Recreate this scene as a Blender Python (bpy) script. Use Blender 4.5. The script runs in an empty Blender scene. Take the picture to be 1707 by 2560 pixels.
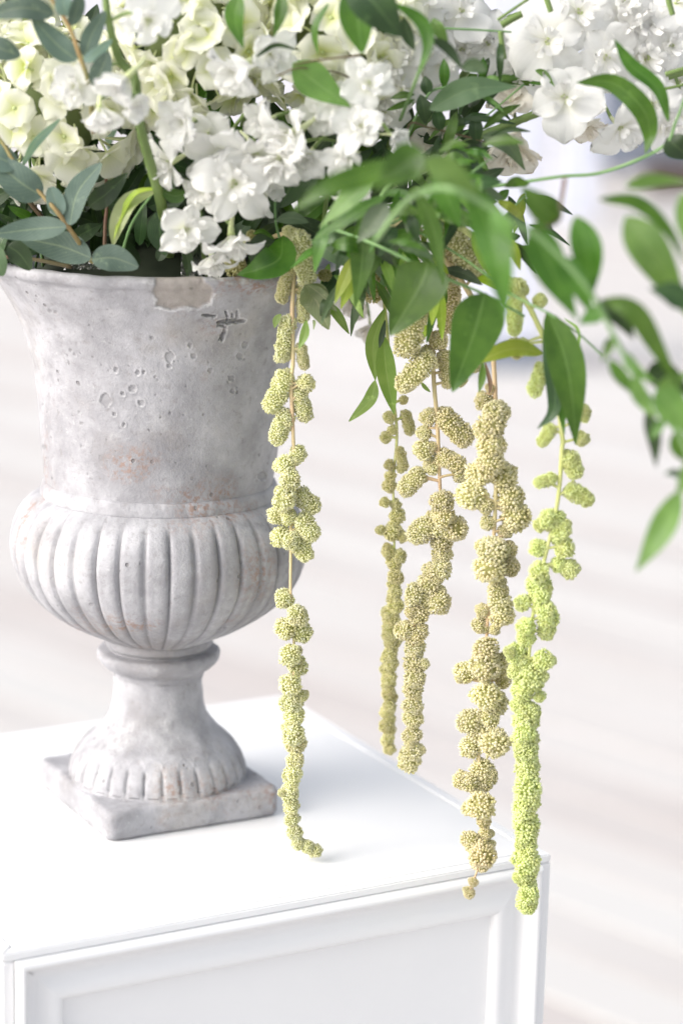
import bpy, bmesh, math, random
from mathutils import Vector, Matrix, noise
rnd = random.Random(7)
sc = bpy.context.scene
COL = sc.collection

# ------------------------------------------------------------------ camera, sky, sun, exposure
PW, PH, FPX = 1707.0, 2560.0, 6044.0            # photograph size, focal length in its pixels (85 mm, 24x36 upright)
PITCH, ROLL = 0.2281, 0.0248
CAM = Vector((0.135, -1.75, 0.6352))
FW = Vector((0, math.cos(PITCH), -math.sin(PITCH)))
_up = Vector((0, math.sin(PITCH), math.cos(PITCH))); _rt = Vector((1, 0, 0))
RT = math.cos(ROLL) * _rt + math.sin(ROLL) * _up
UP = -math.sin(ROLL) * _rt + math.cos(ROLL) * _up
cd = bpy.data.cameras.new('camera'); cam = bpy.data.objects.new('camera', cd); COL.objects.link(cam)
cd.sensor_fit = 'VERTICAL'; cd.sensor_height = 36.0; cd.sensor_width = 24.0; cd.lens = 85.0
cd.clip_start = 0.05; cd.clip_end = 400
m3 = Matrix((RT, UP, -FW)).transposed()
cam.matrix_world = Matrix.Translation(CAM) @ m3.to_4x4()
cd.dof.use_dof = True; cd.dof.focus_distance = 1.685; cd.dof.aperture_fstop = 3.0; cd.dof.aperture_blades = 9
sc.camera = cam

SUN_EL, SUN_AZ = math.radians(31), math.radians(-114)      # azimuth from +Y, clockwise positive: light from the left, a little behind the camera
w = bpy.data.worlds.new('World'); sc.world = w; w.use_nodes = True
nt = w.node_tree; bg = nt.nodes['Background']
sky = nt.nodes.new('ShaderNodeTexSky'); sky.sky_type = 'NISHITA'; sky.sun_disc = False
sky.sun_elevation = SUN_EL; sky.sun_rotation = SUN_AZ; sky.dust_density = 4.0; sky.air_density = 1.0; sky.ozone_density = 1.0
hs = nt.nodes.new('ShaderNodeHueSaturation'); hs.inputs['Saturation'].default_value = 0.34      # overcast: the blue is mostly gone
nt.links.new(sky.outputs[0], hs.inputs['Color']); nt.links.new(hs.outputs[0], bg.inputs['Color'])
bg.inputs['Strength'].default_value = 0.15
sl = bpy.data.lights.new('sun', 'SUN'); sl.energy = 0.75; sl.angle = math.radians(65); sl.color = (1, 0.96, 0.90)
so = bpy.data.objects.new('sun', sl); COL.objects.link(so)
sdir = Vector((math.sin(SUN_AZ) * math.cos(SUN_EL), math.cos(SUN_AZ) * math.cos(SUN_EL), math.sin(SUN_EL)))
so.rotation_euler = sdir.to_track_quat('Z', 'Y').to_euler(); so.location = sdir * 6
vs = sc.view_settings; vs.view_transform = 'Standard'; vs.look = 'None'; vs.gamma = 1.0; vs.use_curve_mapping = False
vs.exposure = 0.93
sc.cycles.max_bounces = 8; sc.cycles.transparent_max_bounces = 12; sc.cycles.diffuse_bounces = 5
sc.cycles.use_denoising = True

# ------------------------------------------------------------------ helpers
def ray(x, y):
    return (FW + RT * ((x - PW / 2) / FPX) + UP * (-(y - PH / 2) / FPX))
def P(x, y, Y):                                   # point seen at pixel x,y standing in the upright plane Y
    d = ray(x, y); return CAM + d * ((Y - CAM.y) / d.y)
def PZ(x, y, z):                                  # point seen at pixel x,y lying on the level plane z
    d = ray(x, y); return CAM + d * ((z - CAM.z) / d.z)
def pix(v):
    d = v - CAM; z = d.dot(FW); return (PW / 2 + FPX * d.dot(RT) / z, PH / 2 - FPX * d.dot(UP) / z)
def mpp(p): return (p - CAM).dot(FW) / FPX        # metres per photo pixel at p
WM = {}
def setup(o, parent, M):
    COL.objects.link(o)
    if parent is not None:
        o.parent = parent; o.matrix_basis = WM[parent.name].inverted() @ M
    else:
        o.matrix_basis = M
    WM[o.name] = M
    return o
def mesh(verts, faces, mats, smooth=True, attrs=None, midx=None, name='mesh'):
    me = bpy.data.meshes.new(name); me.from_pydata([tuple(v) for v in verts], [], faces)
    if smooth: me.polygons.foreach_set('use_smooth', [True] * len(me.polygons))
    for m in (mats if isinstance(mats, (list, tuple)) else [mats]): me.materials.append(m)
    if midx: me.polygons.foreach_set('material_index', midx)
    for k, vals in (attrs or {}).items():
        a = me.attributes.new(k, 'FLOAT', 'POINT'); a.data.foreach_set('value', vals)
    me.update(); return me
def thing(name, label, cat, loc, group=None):
    o = bpy.data.objects.new(name, None); o.empty_display_size = 0.02
    setup(o, None, Matrix.Translation(loc)); o['label'] = label; o['category'] = cat
    if group: o['group'] = group
    return o
def part(name, me, parent, M=None, label=None):   # mesh given in world coordinates unless M places it
    if M is None:
        M = Matrix.Translation(WM[parent.name].translation)
        inv = M.inverted(); me.transform(inv)
    o = bpy.data.objects.new(name, me); setup(o, parent, M)
    if label: o['label'] = label
    return o
def solo(name, me, label=None, cat=None, kind=None, group=None, M=None):
    o = bpy.data.objects.new(name, me); setup(o, None, M or Matrix.Identity(4))
    if label: o['label'] = label
    if cat: o['category'] = cat
    if kind: o['kind'] = kind
    if group: o['group'] = group
    return o
def lerp(a, b, t): return a + (b - a) * t
def interp(pts, x):
    if x <= pts[0][0]: return pts[0][1]
    for (a, b), (c, d) in zip(pts, pts[1:]):
        if x <= c: return lerp(b, d, (x - a) / (c - a))
    return pts[-1][1]
def spline(pts, n):
    pts = [Vector(p) for p in pts]; out = []
    if len(pts) == 2: return [pts[0].lerp(pts[1], i / n) for i in range(n + 1)]
    ext = [2 * pts[0] - pts[1]] + pts + [2 * pts[-1] - pts[-2]]
    for i in range(len(pts) - 1):
        p0, p1, p2, p3 = ext[i:i + 4]
        for k in range(n):
            t = k / n
            out.append(0.5 * ((2 * p1) + (p2 - p0) * t + (2 * p0 - 5 * p1 + 4 * p2 - p3) * t * t + (3 * p1 - p0 - 3 * p2 + p3) * t ** 3))
    out.append(pts[-1]); return out
def tube(path, r0, r1, mat, sides=8, nodes=()):
    vs_, fs = [], []; n = len(path); prev = None; us = []
    for i, p in enumerate(path):
        t = (path[min(i + 1, n - 1)] - path[max(i - 1, 0)]).normalized()
        if prev is None: prev = t.orthogonal().normalized()
        a = (prev - t * prev.dot(t)).normalized(); b = t.cross(a); prev = a
        f = i / (n - 1); r = lerp(r0, r1, f)
        for nd in nodes: r *= 1 + 0.5 * math.exp(-((f - nd) * n / 1.2) ** 2)
        r *= 1 + 0.06 * math.sin(i * 2.3)
        for k in range(sides):
            q = 2 * math.pi * k / sides
            rr = r * (1 + 0.07 * math.cos(3 * q)); vs_.append(p + a * math.cos(q) * rr + b * math.sin(q) * rr); us.append(f)
    for i in range(n - 1):
        for k in range(sides):
            k2 = (k + 1) % sides; fs.append((i * sides + k, i * sides + k2, (i + 1) * sides + k2, (i + 1) * sides + k))
    fs.append(tuple(range(sides - 1, -1, -1))); fs.append(tuple((n - 1) * sides + k for k in range(sides)))
    return mesh(vs_, fs, mat, attrs={'v': us})
def box(lo, hi, mat, bev=0.0, M=None):
    bm = bmesh.new(); bmesh.ops.create_cube(bm, size=1)
    for v in bm.verts:
        v.co = Vector([lerp(lo[i], hi[i], v.co[i] + 0.5) for i in range(3)])
    if bev: bmesh.ops.bevel(bm, geom=bm.edges[:], offset=bev, segments=2, affect='EDGES')
    if M: bmesh.ops.transform(bm, matrix=M, verts=bm.verts)
    me = bpy.data.meshes.new('box'); bm.to_mesh(me); bm.free(); me.materials.append(mat); return me

# ------------------------------------------------------------------ materials
def newmat(name):
    m = bpy.data.materials.new(name); m.use_nodes = True; t = m.node_tree; t.nodes.clear()
    out = t.nodes.new('ShaderNodeOutputMaterial'); return m, t, out
def N(t, typ, **kw):
    n = t.nodes.new(typ)
    for k, v in kw.items():
        if k in n.inputs.keys(): n.inputs[k].default_value = v
        else: setattr(n, k, v)
    return n
def mixc(t, fac, a, b, blend='MIX'):
    n = t.nodes.new('ShaderNodeMix'); n.data_type = 'RGBA'; n.blend_type = blend
    for s, v in ((0, fac), (6, a), (7, b)):
        if hasattr(v, 'links') or isinstance(v, bpy.types.NodeSocket): t.links.new(v, n.inputs[s])
        elif isinstance(v, (int, float)): n.inputs[s].default_value = v
        else: n.inputs[s].default_value = (*v, 1) if len(v) == 3 else v
    return n.outputs[2]
def ramp(t, fac, stops):
    n = t.nodes.new('ShaderNodeValToRGB'); el = n.color_ramp.elements
    while len(el) < len(stops): el.new(0.5)
    for e, (p, c) in zip(el, stops): e.position = p; e.color = (*c, 1) if len(c) == 3 else c
    t.links.new(fac, n.inputs[0]); return n.outputs[0]
def noise_(t, vec, scale, detail=4, rough=0.55, dist=0.0):
    n = N(t, 'ShaderNodeTexNoise', Scale=scale, Detail=detail, Roughness=rough, Distortion=dist)
    t.links.new(vec, n.inputs['Vector']); return n.outputs['Fac']
def coords(t): return t.nodes.new('ShaderNodeTexCoord').outputs['Object']
def math_(t, op, a, b=None, clamp=False):
    n = t.nodes.new('ShaderNodeMath'); n.operation = op; n.use_clamp = clamp
    for i, v in enumerate((a, b)):
        if v is None: continue
        if isinstance(v, (int, float)): n.inputs[i].default_value = v
        else: t.links.new(v, n.inputs[i])
    return n.outputs[0]
def attr(t, name):
    n = t.nodes.new('ShaderNodeAttribute'); n.attribute_name = name; return n.outputs['Fac']
BW = lambda v: (v, v, v)

def leaf_mat(name, dark, light, vein, rough=0.42, trans=0.22, parallel=True, bloom=0.0):
    m, t, out = newmat(name); oi = t.nodes.new('ShaderNodeObjectInfo'); c = coords(t)
    n1 = noise_(t, c, 55, 3); col = mixc(t, ramp(t, n1, [(0.35, BW(0)), (0.7, BW(1))]), dark, light)
    u = attr(t, 'u'); v = attr(t, 'v'); au = math_(t, 'ABSOLUTE', u)
    rib = ramp(t, au, [(0.0, BW(1)), (0.055, BW(0.6)), (0.1, BW(0))])
    col = mixc(t, math_(t, 'MULTIPLY', rib, 0.55), col, vein)
    if parallel:
        s = math_(t, 'SINE', math_(t, 'MULTIPLY', u, 46.0)); vfac = ramp(t, s, [(0.55, BW(0)), (1.0, BW(1))])
    else:
        s = math_(t, 'SINE', math_(t, 'ADD', math_(t, 'MULTIPLY', v, 70.0), math_(t, 'MULTIPLY', au, -22.0))); vfac = ramp(t, s, [(0.85, BW(0)), (1.0, BW(1))])
    col = mixc(t, math_(t, 'MULTIPLY', vfac, 0.28), col, vein)
    hsv = N(t, 'ShaderNodeHueSaturation'); t.links.new(col, hsv.inputs['Color'])
    t.links.new(math_(t, 'ADD', math_(t, 'MULTIPLY', oi.outputs['Random'], 0.5), 0.75), hsv.inputs['Value'])
    t.links.new(math_(t, 'ADD', math_(t, 'MULTIPLY', oi.outputs['Random'], 0.025), 0.487), hsv.inputs['Hue'])
    col = hsv.outputs[0]
    bl = noise_(t, c, 90, 6, 0.7); col = mixc(t, math_(t, 'MULTIPLY', ramp(t, bl, [(0.60, BW(0)), (0.72, BW(1))]), 0.35), col, [x * 1.9 for x in vein])
    edge = ramp(t, au, [(0.90, BW(0)), (1.0, BW(1))]); col = mixc(t, math_(t, 'MULTIPLY', edge, 0.12), col, vein)
    if bloom:
        n2 = noise_(t, c, 160, 4); col = mixc(t, math_(t, 'MULTIPLY', n2, bloom), col, (0.45, 0.55, 0.5))
    pb = N(t, 'ShaderNodeBsdfPrincipled', Roughness=rough); t.links.new(col, pb.inputs['Base Color'])
    bp = N(t, 'ShaderNodeBump', Strength=0.25, Distance=0.0006); t.links.new(math_(t, 'SUBTRACT', vfac, rib), bp.inputs['Height']); t.links.new(bp.outputs[0], pb.inputs['Normal'])
    tr = N(t, 'ShaderNodeBsdfTranslucent'); t.links.new(mixc(t, 1.0, col, (1.3, 1.5, 0.4), 'MULTIPLY'), tr.inputs['Color'])
    mx = N(t, 'ShaderNodeMixShader', Fac=trans); t.links.new(pb.outputs[0], mx.inputs[1]); t.links.new(tr.outputs[0], mx.inputs[2]); t.links.new(mx.outputs[0], out.inputs[0]); return m
def petal_mat(name, base, heart, edge, trans=0.3, spot=0.0, heart_at=0.45):
    m, t, out = newmat(name); oi = t.nodes.new('ShaderNodeObjectInfo'); c = coords(t); v = attr(t, 'v'); u = attr(t, 'u')
    hv = math_(t, 'ADD', v, math_(t, 'MULTIPLY', noise_(t, c, 3.0, 3), 0.25))
    f = ramp(t, hv, [(0.1, BW(1)), (heart_at, BW(0.35)), (heart_at + 0.35, BW(0))])
    f = math_(t, 'MULTIPLY', f, math_(t, 'ADD', math_(t, 'MULTIPLY', oi.outputs['Random'], 0.9), 0.25), True)
    col = mixc(t, f, base, heart)
    fe = ramp(t, v, [(0.93, BW(0)), (1.0, BW(1))]); col = mixc(t, math_(t, 'MULTIPLY', fe, 0.5), col, edge)
    s = math_(t, 'SINE', math_(t, 'MULTIPLY', u, 30.0)); veinf = ramp(t, s, [(0.7, BW(0)), (1.0, BW(1))])
    col = mixc(t, math_(t, 'MULTIPLY', veinf, 0.07), col, (0.55, 0.56, 0.5))
    if spot:
        n = noise_(t, c, 5.0, 5); col = mixc(t, math_(t, 'MULTIPLY', ramp(t, n, [(0.52, BW(0)), (0.75, BW(1))]), spot), col, (0.5, 0.36, 0.2))
    pb = N(t, 'ShaderNodeBsdfPrincipled', Roughness=0.55); t.links.new(col, pb.inputs['Base Color'])
    pb.inputs['Specular IOR Level'].default_value = 0.3
    bp = N(t, 'ShaderNodeBump', Strength=0.18, Distance=0.02); t.links.new(veinf, bp.inputs['Height']); t.links.new(bp.outputs[0], pb.inputs['Normal'])
    tr = N(t, 'ShaderNodeBsdfTranslucent'); t.links.new(col, tr.inputs['Color'])
    mx = N(t, 'ShaderNodeMixShader', Fac=trans); t.links.new(pb.outputs[0], mx.inputs[1]); t.links.new(tr.outputs[0], mx.inputs[2]); t.links.new(mx.outputs[0], out.inputs[0]); return m
def stem_mat(name, a, b, rough=0.5):
    m, t, out = newmat(name); c = coords(t); mp = N(t, 'ShaderNodeMapping'); mp.inputs['Scale'].default_value = (1, 1, 0.12); t.links.new(c, mp.inputs[0])
    f = noise_(t, mp.outputs[0], 300, 4); f2 = noise_(t, c, 25, 2)
    col = mixc(t, ramp(t, f2, [(0.38, BW(0)), (0.62, BW(1))]), a, b); col = mixc(t, math_(t, 'MULTIPLY', f, 0.25), col, [x * 0.5 for x in a])
    pb = N(t, 'ShaderNodeBsdfPrincipled', Roughness=rough); t.links.new(col, pb.inputs['Base Color'])
    bp = N(t, 'ShaderNodeBump', Strength=0.3, Distance=0.0005); t.links.new(f, bp.inputs['Height']); t.links.new(bp.outputs[0], pb.inputs['Normal']); t.links.new(pb.outputs[0], out.inputs[0]); return m

M_RUSC = leaf_mat('ruscus_leaf', (0.042, 0.108, 0.012), (0.088, 0.185, 0.028), (0.15, 0.26, 0.08), 0.28, 0.42)
M_RUSC_PALE = leaf_mat('ruscus_leaf_pale', (0.11, 0.215, 0.055), (0.17, 0.30, 0.085), (0.20, 0.31, 0.12), 0.33, 0.40)
M_GREY = leaf_mat('ruscus_underside', (0.075, 0.125, 0.06), (0.11, 0.17, 0.09), (0.15, 0.21, 0.11), 0.42, 0.2)
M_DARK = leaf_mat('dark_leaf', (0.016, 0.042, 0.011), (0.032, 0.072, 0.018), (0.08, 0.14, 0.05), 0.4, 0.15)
M_EUC = leaf_mat('eucalyptus_leaf', (0.048, 0.088, 0.068), (0.078, 0.125, 0.10), (0.20, 0.26, 0.15), 0.6, 0.12, False, 0.10)
M_EUC_L = leaf_mat('eucalyptus_leaf_bloom', (0.15, 0.24, 0.21), (0.22, 0.32, 0.28), (0.28, 0.36, 0.26), 0.6, 0.15, False, 0.15)
M_LIME = leaf_mat('lime_leaf', (0.25, 0.36, 0.035), (0.36, 0.44, 0.06), (0.45, 0.50, 0.15), 0.4, 0.35)
M_FRESH = leaf_mat('amaranth_leaf', (0.16, 0.28, 0.05), (0.24, 0.36, 0.09), (0.32, 0.42, 0.16), 0.45, 0.3, False)
M_WILT = leaf_mat('wilted_leaf', (0.16, 0.21, 0.10), (0.26, 0.30, 0.16), (0.45, 0.46, 0.30), 0.6, 0.2, False)
M_PALE = leaf_mat('pale_curled_leaf', (0.34, 0.40, 0.20), (0.42, 0.48, 0.26), (0.5, 0.55, 0.3), 0.5, 0.25)
M_HYD = petal_mat('hydrangea_petal', (0.93, 0.93, 0.83), (0.68, 0.74, 0.20), (0.84, 0.86, 0.62), 0.48, heart_at=0.5)
M_DEL = petal_mat('delphinium_petal', (0.90, 0.90, 0.875), (0.82, 0.84, 0.56), (0.94, 0.94, 0.92), 0.46, heart_at=0.18)
M_STO = petal_mat('stock_petal', (0.88, 0.875, 0.855), (0.80, 0.80, 0.55), (0.92, 0.91, 0.87), 0.46, heart_at=0.2)
M_OLD = petal_mat('fading_petal', (0.86, 0.82, 0.74), (0.76, 0.73, 0.50), (0.66, 0.54, 0.38), 0.32, 0.25, heart_at=0.2)
M_SPUR = petal_mat('spur', (0.74, 0.78, 0.50), (0.55, 0.64, 0.28), (0.66, 0.72, 0.4), 0.2, heart_at=0.5)
M_STALK = stem_mat('green_stalk', (0.13, 0.20, 0.05), (0.20, 0.29, 0.09))
M_VINE = stem_mat('vine', (0.12, 0.24, 0.08), (0.22, 0.38, 0.14))
M_RSTEM = stem_mat('ruscus_stem', (0.15, 0.27, 0.09), (0.22, 0.36, 0.14))
M_EUCS = stem_mat('eucalyptus_twig', (0.36, 0.24, 0.10), (0.30, 0.30, 0.12))
M_TAN = stem_mat('amaranth_stem', (0.60, 0.43, 0.26), (0.56, 0.50, 0.26))
M_AGRN = stem_mat('amaranth_green_stem', (0.48, 0.52, 0.17), (0.55, 0.56, 0.25))
M_BRN = stem_mat('brown_twig', (0.16, 0.08, 0.05), (0.10, 0.09, 0.04))

def bud_mat():
    m, t, out = newmat('amaranth_buds'); oi = t.nodes.new('ShaderNodeObjectInfo'); tone = attr(t, 'tone'); v = attr(t, 'v')
    c = coords(t); n = noise_(t, c, 1.3, 3)
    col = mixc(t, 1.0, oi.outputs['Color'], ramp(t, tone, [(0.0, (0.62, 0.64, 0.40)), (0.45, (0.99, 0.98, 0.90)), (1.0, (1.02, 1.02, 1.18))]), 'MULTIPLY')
    col = mixc(t, math_(t, 'MULTIPLY', ramp(t, n, [(0.48, BW(0)), (0.72, BW(1))]), 0.22), col, (0.70, 0.55, 0.36))
    col = mixc(t, v, col, (0.86, 0.84, 0.58))
    pb = N(t, 'ShaderNodeBsdfPrincipled', Roughness=0.7); pb.inputs['Specular IOR Level'].default_value = 0.2; t.links.new(col, pb.inputs['Base Color'])
    tr = N(t, 'ShaderNodeBsdfTranslucent'); t.links.new(col, tr.inputs['Color'])
    mx = N(t, 'ShaderNodeMixShader', Fac=0.34); t.links.new(pb.outputs[0], mx.inputs[1]); t.links.new(tr.outputs[0], mx.inputs[2]); t.links.new(mx.outputs[0], out.inputs[0]); return m
M_BUD = bud_mat()

def stone_mat():
    m, t, out = newmat('weathered_stone'); c = coords(t)
    n1 = noise_(t, c, 9, 6, 0.6); n2 = noise_(t, c, 38, 6, 0.65); n3 = noise_(t, c, 170, 5, 0.7); n4 = noise_(t, c, 600, 3)
    col = ramp(t, n1, [(0.30, (0.275, 0.255, 0.25)), (0.43, (0.335, 0.332, 0.352)), (0.56, (0.435, 0.432, 0.458)), (0.70, (0.385, 0.362, 0.35))])
    col = mixc(t, math_(t, 'MULTIPLY', ramp(t, n2, [(0.35, BW(1)), (0.55, BW(0))]), 0.6), col, (0.245, 0.242, 0.258))
    col = mixc(t, math_(t, 'MULTIPLY', ramp(t, n2, [(0.56, BW(0)), (0.74, BW(1))]), 0.6), col, (0.56, 0.555, 0.57))
    col = mixc(t, math_(t, 'MULTIPLY', ramp(t, n3, [(0.30, BW(1)), (0.45, BW(0))]), 0.5), col, (0.23, 0.215, 0.21))
    col = mixc(t, math_(t, 'MULTIPLY', ramp(t, n3, [(0.62, BW(0)), (0.75, BW(1))]), 0.5), col, (0.66, 0.655, 0.66))
    # rust-brown freckled patches
    pa = ramp(t, noise_(t, c, 13, 3, 0.5), [(0.57, BW(0)), (0.68, BW(1))]); sp = ramp(t, noise_(t, c, 260, 4, 0.7), [(0.46, BW(0)), (0.60, BW(1))])
    col = mixc(t, math_(t, 'MULTIPLY', math_(t, 'MULTIPLY', pa, sp), 0.75), col, (0.30, 0.185, 0.135))
    rust = attr(t, 'rust'); col = mixc(t, math_(t, 'MULTIPLY', math_(t, 'MULTIPLY', rust, sp), 0.8), col, (0.30, 0.18, 0.13))
    # pin holes
    vo = N(t, 'ShaderNodeTexVoronoi', Scale=95); vo.inputs['Randomness'].default_value = 1; t.links.new(c, vo.inputs['Vector'])
    hole = ramp(t, vo.outputs['Distance'], [(0.10, BW(1)), (0.17, BW(0))]); hm = ramp(t, noise_(t, c, 21, 2), [(0.54, BW(0)), (0.62, BW(1))]); hole = math_(t, 'MULTIPLY', hole, hm)
    col = mixc(t, math_(t, 'MULTIPLY', hole, 0.65), col, (0.16, 0.15, 0.15))
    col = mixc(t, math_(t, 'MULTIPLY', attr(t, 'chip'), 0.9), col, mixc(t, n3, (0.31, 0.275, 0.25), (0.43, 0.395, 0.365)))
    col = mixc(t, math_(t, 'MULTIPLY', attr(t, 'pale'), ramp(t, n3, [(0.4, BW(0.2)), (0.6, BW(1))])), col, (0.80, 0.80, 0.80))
    col = mixc(t, attr(t, 'pit_shade'), col, (0.13, 0.125, 0.12))
    pb = N(t, 'ShaderNodeBsdfPrincipled', Roughness=0.72); pb.inputs['Specular IOR Level'].default_value = 0.35; t.links.new(col, pb.inputs['Base Color'])
    h = math_(t, 'ADD', math_(t, 'MULTIPLY', n2, 0.8), math_(t, 'ADD', math_(t, 'MULTIPLY', n3, 0.55), math_(t, 'MULTIPLY', n4, 0.2))); h = math_(t, 'SUBTRACT', h, math_(t, 'MULTIPLY', hole, 0.8))
    bp = N(t, 'ShaderNodeBump', Strength=0.75, Distance=0.0018); t.links.new(h, bp.inputs['Height']); t.links.new(bp.outputs[0], pb.inputs['Normal']); t.links.new(pb.outputs[0], out.inputs[0]); return m
M_STONE = stone_mat()
def paint_mat():
    m, t, out = newmat('white_satin_paint'); c = coords(t); n = noise_(t, c, 14, 4); n2 = noise_(t, c, 220, 3)
    col = mixc(t, n, (0.82, 0.82, 0.83), (0.86, 0.86, 0.865))
    pb = N(t, 'ShaderNodeBsdfPrincipled', Roughness=0.34); t.links.new(col, pb.inputs['Base Color'])
    mp = N(t, 'ShaderNodeMapping'); mp.inputs['Scale'].default_value = (0.12, 1, 1); t.links.new(c, mp.inputs[0]); n3 = noise_(t, mp.outputs[0], 380, 3)
    t.links.new(math_(t, 'ADD', math_(t, 'MULTIPLY', n3, 0.18), 0.26), pb.inputs['Roughness'])
    bp = N(t, 'ShaderNodeBump', Strength=0.10, Distance=0.0006); t.links.new(math_(t, 'ADD', n2, n3), bp.inputs['Height']); t.links.new(bp.outputs[0], pb.inputs['Normal']); t.links.new(pb.outputs[0], out.inputs[0]); return m
M_WHITE = paint_mat()
def plain(name, a, b, scale=8, rough=0.7, stretch=(1, 1, 1)):
    m, t, out = newmat(name); c = coords(t); mp = N(t, 'ShaderNodeMapping'); mp.inputs['Scale'].default_value = stretch; t.links.new(c, mp.inputs[0])
    n = noise_(t, mp.outputs[0], scale, 5); oi = t.nodes.new('ShaderNodeObjectInfo')
    col = mixc(t, n, a, b); pb = N(t, 'ShaderNodeBsdfPrincipled', Roughness=rough); t.links.new(col, pb.inputs['Base Color'])
    bp = N(t, 'ShaderNodeBump', Strength=0.2, Distance=0.002); t.links.new(n, bp.inputs['Height']); t.links.new(bp.outputs[0], pb.inputs['Normal']); t.links.new(pb.outputs[0], out.inputs[0]); return m
def deck_mat():
    m, t, out = newmat('bleached_deck_board'); c = coords(t); oi = t.nodes.new('ShaderNodeObjectInfo')
    mp = N(t, 'ShaderNodeMapping'); mp.inputs['Scale'].default_value = (0.05, 1, 1); t.links.new(c, mp.inputs[0]); n = noise_(t, mp.outputs[0], 60, 5); n2 = noise_(t, c, 1.1, 3)
    col = ramp(t, oi.outputs['Random'], [(0.0, (0.505, 0.462, 0.445)), (0.35, (0.60, 0.59, 0.575)), (0.7, (0.545, 0.508, 0.49)), (1.0, (0.63, 0.625, 0.61))])
    col = mixc(t, math_(t, 'MULTIPLY', n, 0.2), col, (0.46, 0.42, 0.41)); col = mixc(t, math_(t, 'MULTIPLY', ramp(t, n2, [(0.4, BW(0)), (0.7, BW(1))]), 0.35), col, (0.63, 0.625, 0.615))
    pb = N(t, 'ShaderNodeBsdfPrincipled', Roughness=0.6); t.links.new(col, pb.inputs['Base Color']); t.links.new(pb.outputs[0], out.inputs[0]); return m
M_DECK = deck_mat()
#@@SETTING
# ------------------------------------------------------------------ the setting
ZD = -0.90                                            # deck level: the plinth is 0.9 m tall
gm = plain('deck_underlay', (0.52, 0.50, 0.49), (0.58, 0.56, 0.55), 3)
ground = solo('deck', mesh([(-120, -60, ZD - 0.03), (120, -60, ZD - 0.03), (120, 200, ZD - 0.03), (-120, 200, ZD - 0.03)], [(0, 1, 2, 3)], gm, False), kind='structure')
pa = math.radians(135); pdx = Vector((math.cos(pa), math.sin(pa), 0)); pdy = Vector((-math.sin(pa), math.cos(pa), 0))   # boards run away to the left
RP = Matrix((pdx, pdy, Vector((0, 0, 1)))).transposed().to_4x4()
pw = 0.145
plank_me = box((-9, -pw / 2 + 0.003, -0.024), (9, pw / 2 - 0.003, 0), M_DECK, 0.002)
for i in range(110):
    q = -2.2 + i * pw                                 # distance across the boards from the point under the urn
    ctr = -pdy * q + pdx * rnd.uniform(-0.4, 0.4) + Vector((0, 0, ZD + rnd.uniform(-0.0012, 0.0012)))
    part('plank', plank_me, ground, Matrix.Translation(ctr) @ RP)
# far, out of focus
wallm = plain('pale_render', (0.54, 0.54, 0.60), (0.60, 0.60, 0.66), 2)
pil = plain('pillar_paint', (0.55, 0.57, 0.66), (0.60, 0.62, 0.71), 3)
slate = plain('slate_fabric', (0.15, 0.175, 0.23), (0.20, 0.225, 0.28), 5)
darkw = plain('dark_wood', (0.07, 0.05, 0.045), (0.12, 0.09, 0.08), 9, 0.5, (0.2, 1, 1))
wl = solo('far_wall', box((-45, 19.0, ZD), (45, 19.3, ZD + 4.5), wallm), 'pale lavender rendered wall far behind everything', 'wall')
def pillar(x0, x1, yb, foot_h, label, foot_m):
    a = PZ(x0, yb, ZD); b = PZ(x1, yb, ZD); wd = (b - a).length; c = (a + b) / 2 + Vector((0, wd / 2, 0))
    th = thing('pillar', label, 'pillar', c)
    part('shaft', box((c.x - wd / 2, c.y - wd / 2, ZD + foot_h), (c.x + wd / 2, c.y + wd / 2, ZD + 3.0), pil, 0.01), th)
    part('foot_shade_block', box((c.x - wd / 2 - 0.02, c.y - wd / 2 - 0.02, ZD), (c.x + wd / 2 + 0.02, c.y + wd / 2 + 0.02, ZD + foot_h - 0.002), foot_m, 0.008), th)  # slate on the near pillar stands in for its base shadow
pillar(1176, 1338, 925, 0.10, 'pale blue-white square pillar with its base shadow built as a slate block, lower end behind the hanging tassels', slate)
pillar(1396, 1486, 548, 0.06, 'narrow pale blue-white pillar farther off beside the slate bench', pil)
a = PZ(1506, 470, ZD); b = PZ(1850, 470, ZD)
th = thing('bench', 'slate blue upholstered bench against the far wall', 'bench', (a + b) / 2)
part('seat', box((a.x, a.y, ZD + 0.12), (b.x, a.y + 0.55, ZD + 0.46), slate, 0.03), th)
part('backrest', box((a.x, a.y + 0.42, ZD + 0.465), (b.x, a.y + 0.58, ZD + 0.95), slate, 0.03), th)
for xx in (a.x + 0.05, b.x - 0.11):
    part('leg', box((xx, a.y + 0.05, ZD), (xx + 0.06, a.y + 0.11, ZD + 0.118), darkw, 0.004), th)
a = PZ(1612, 488, ZD); b = PZ(1760, 488, ZD)
th = thing('crate', 'low dark brown wooden crate in front of the slate bench', 'crate', (a + b) / 2)
for k in range(3):
    part('slat', box((a.x, a.y - 0.02, ZD + 0.005 + k * 0.075), (b.x, a.y, ZD + 0.07 + k * 0.075), darkw, 0.003), th)
part('body', box((a.x + 0.005, a.y + 0.001, ZD), (b.x - 0.005, a.y + 0.3, ZD + 0.22), darkw, 0.004), th)
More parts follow.
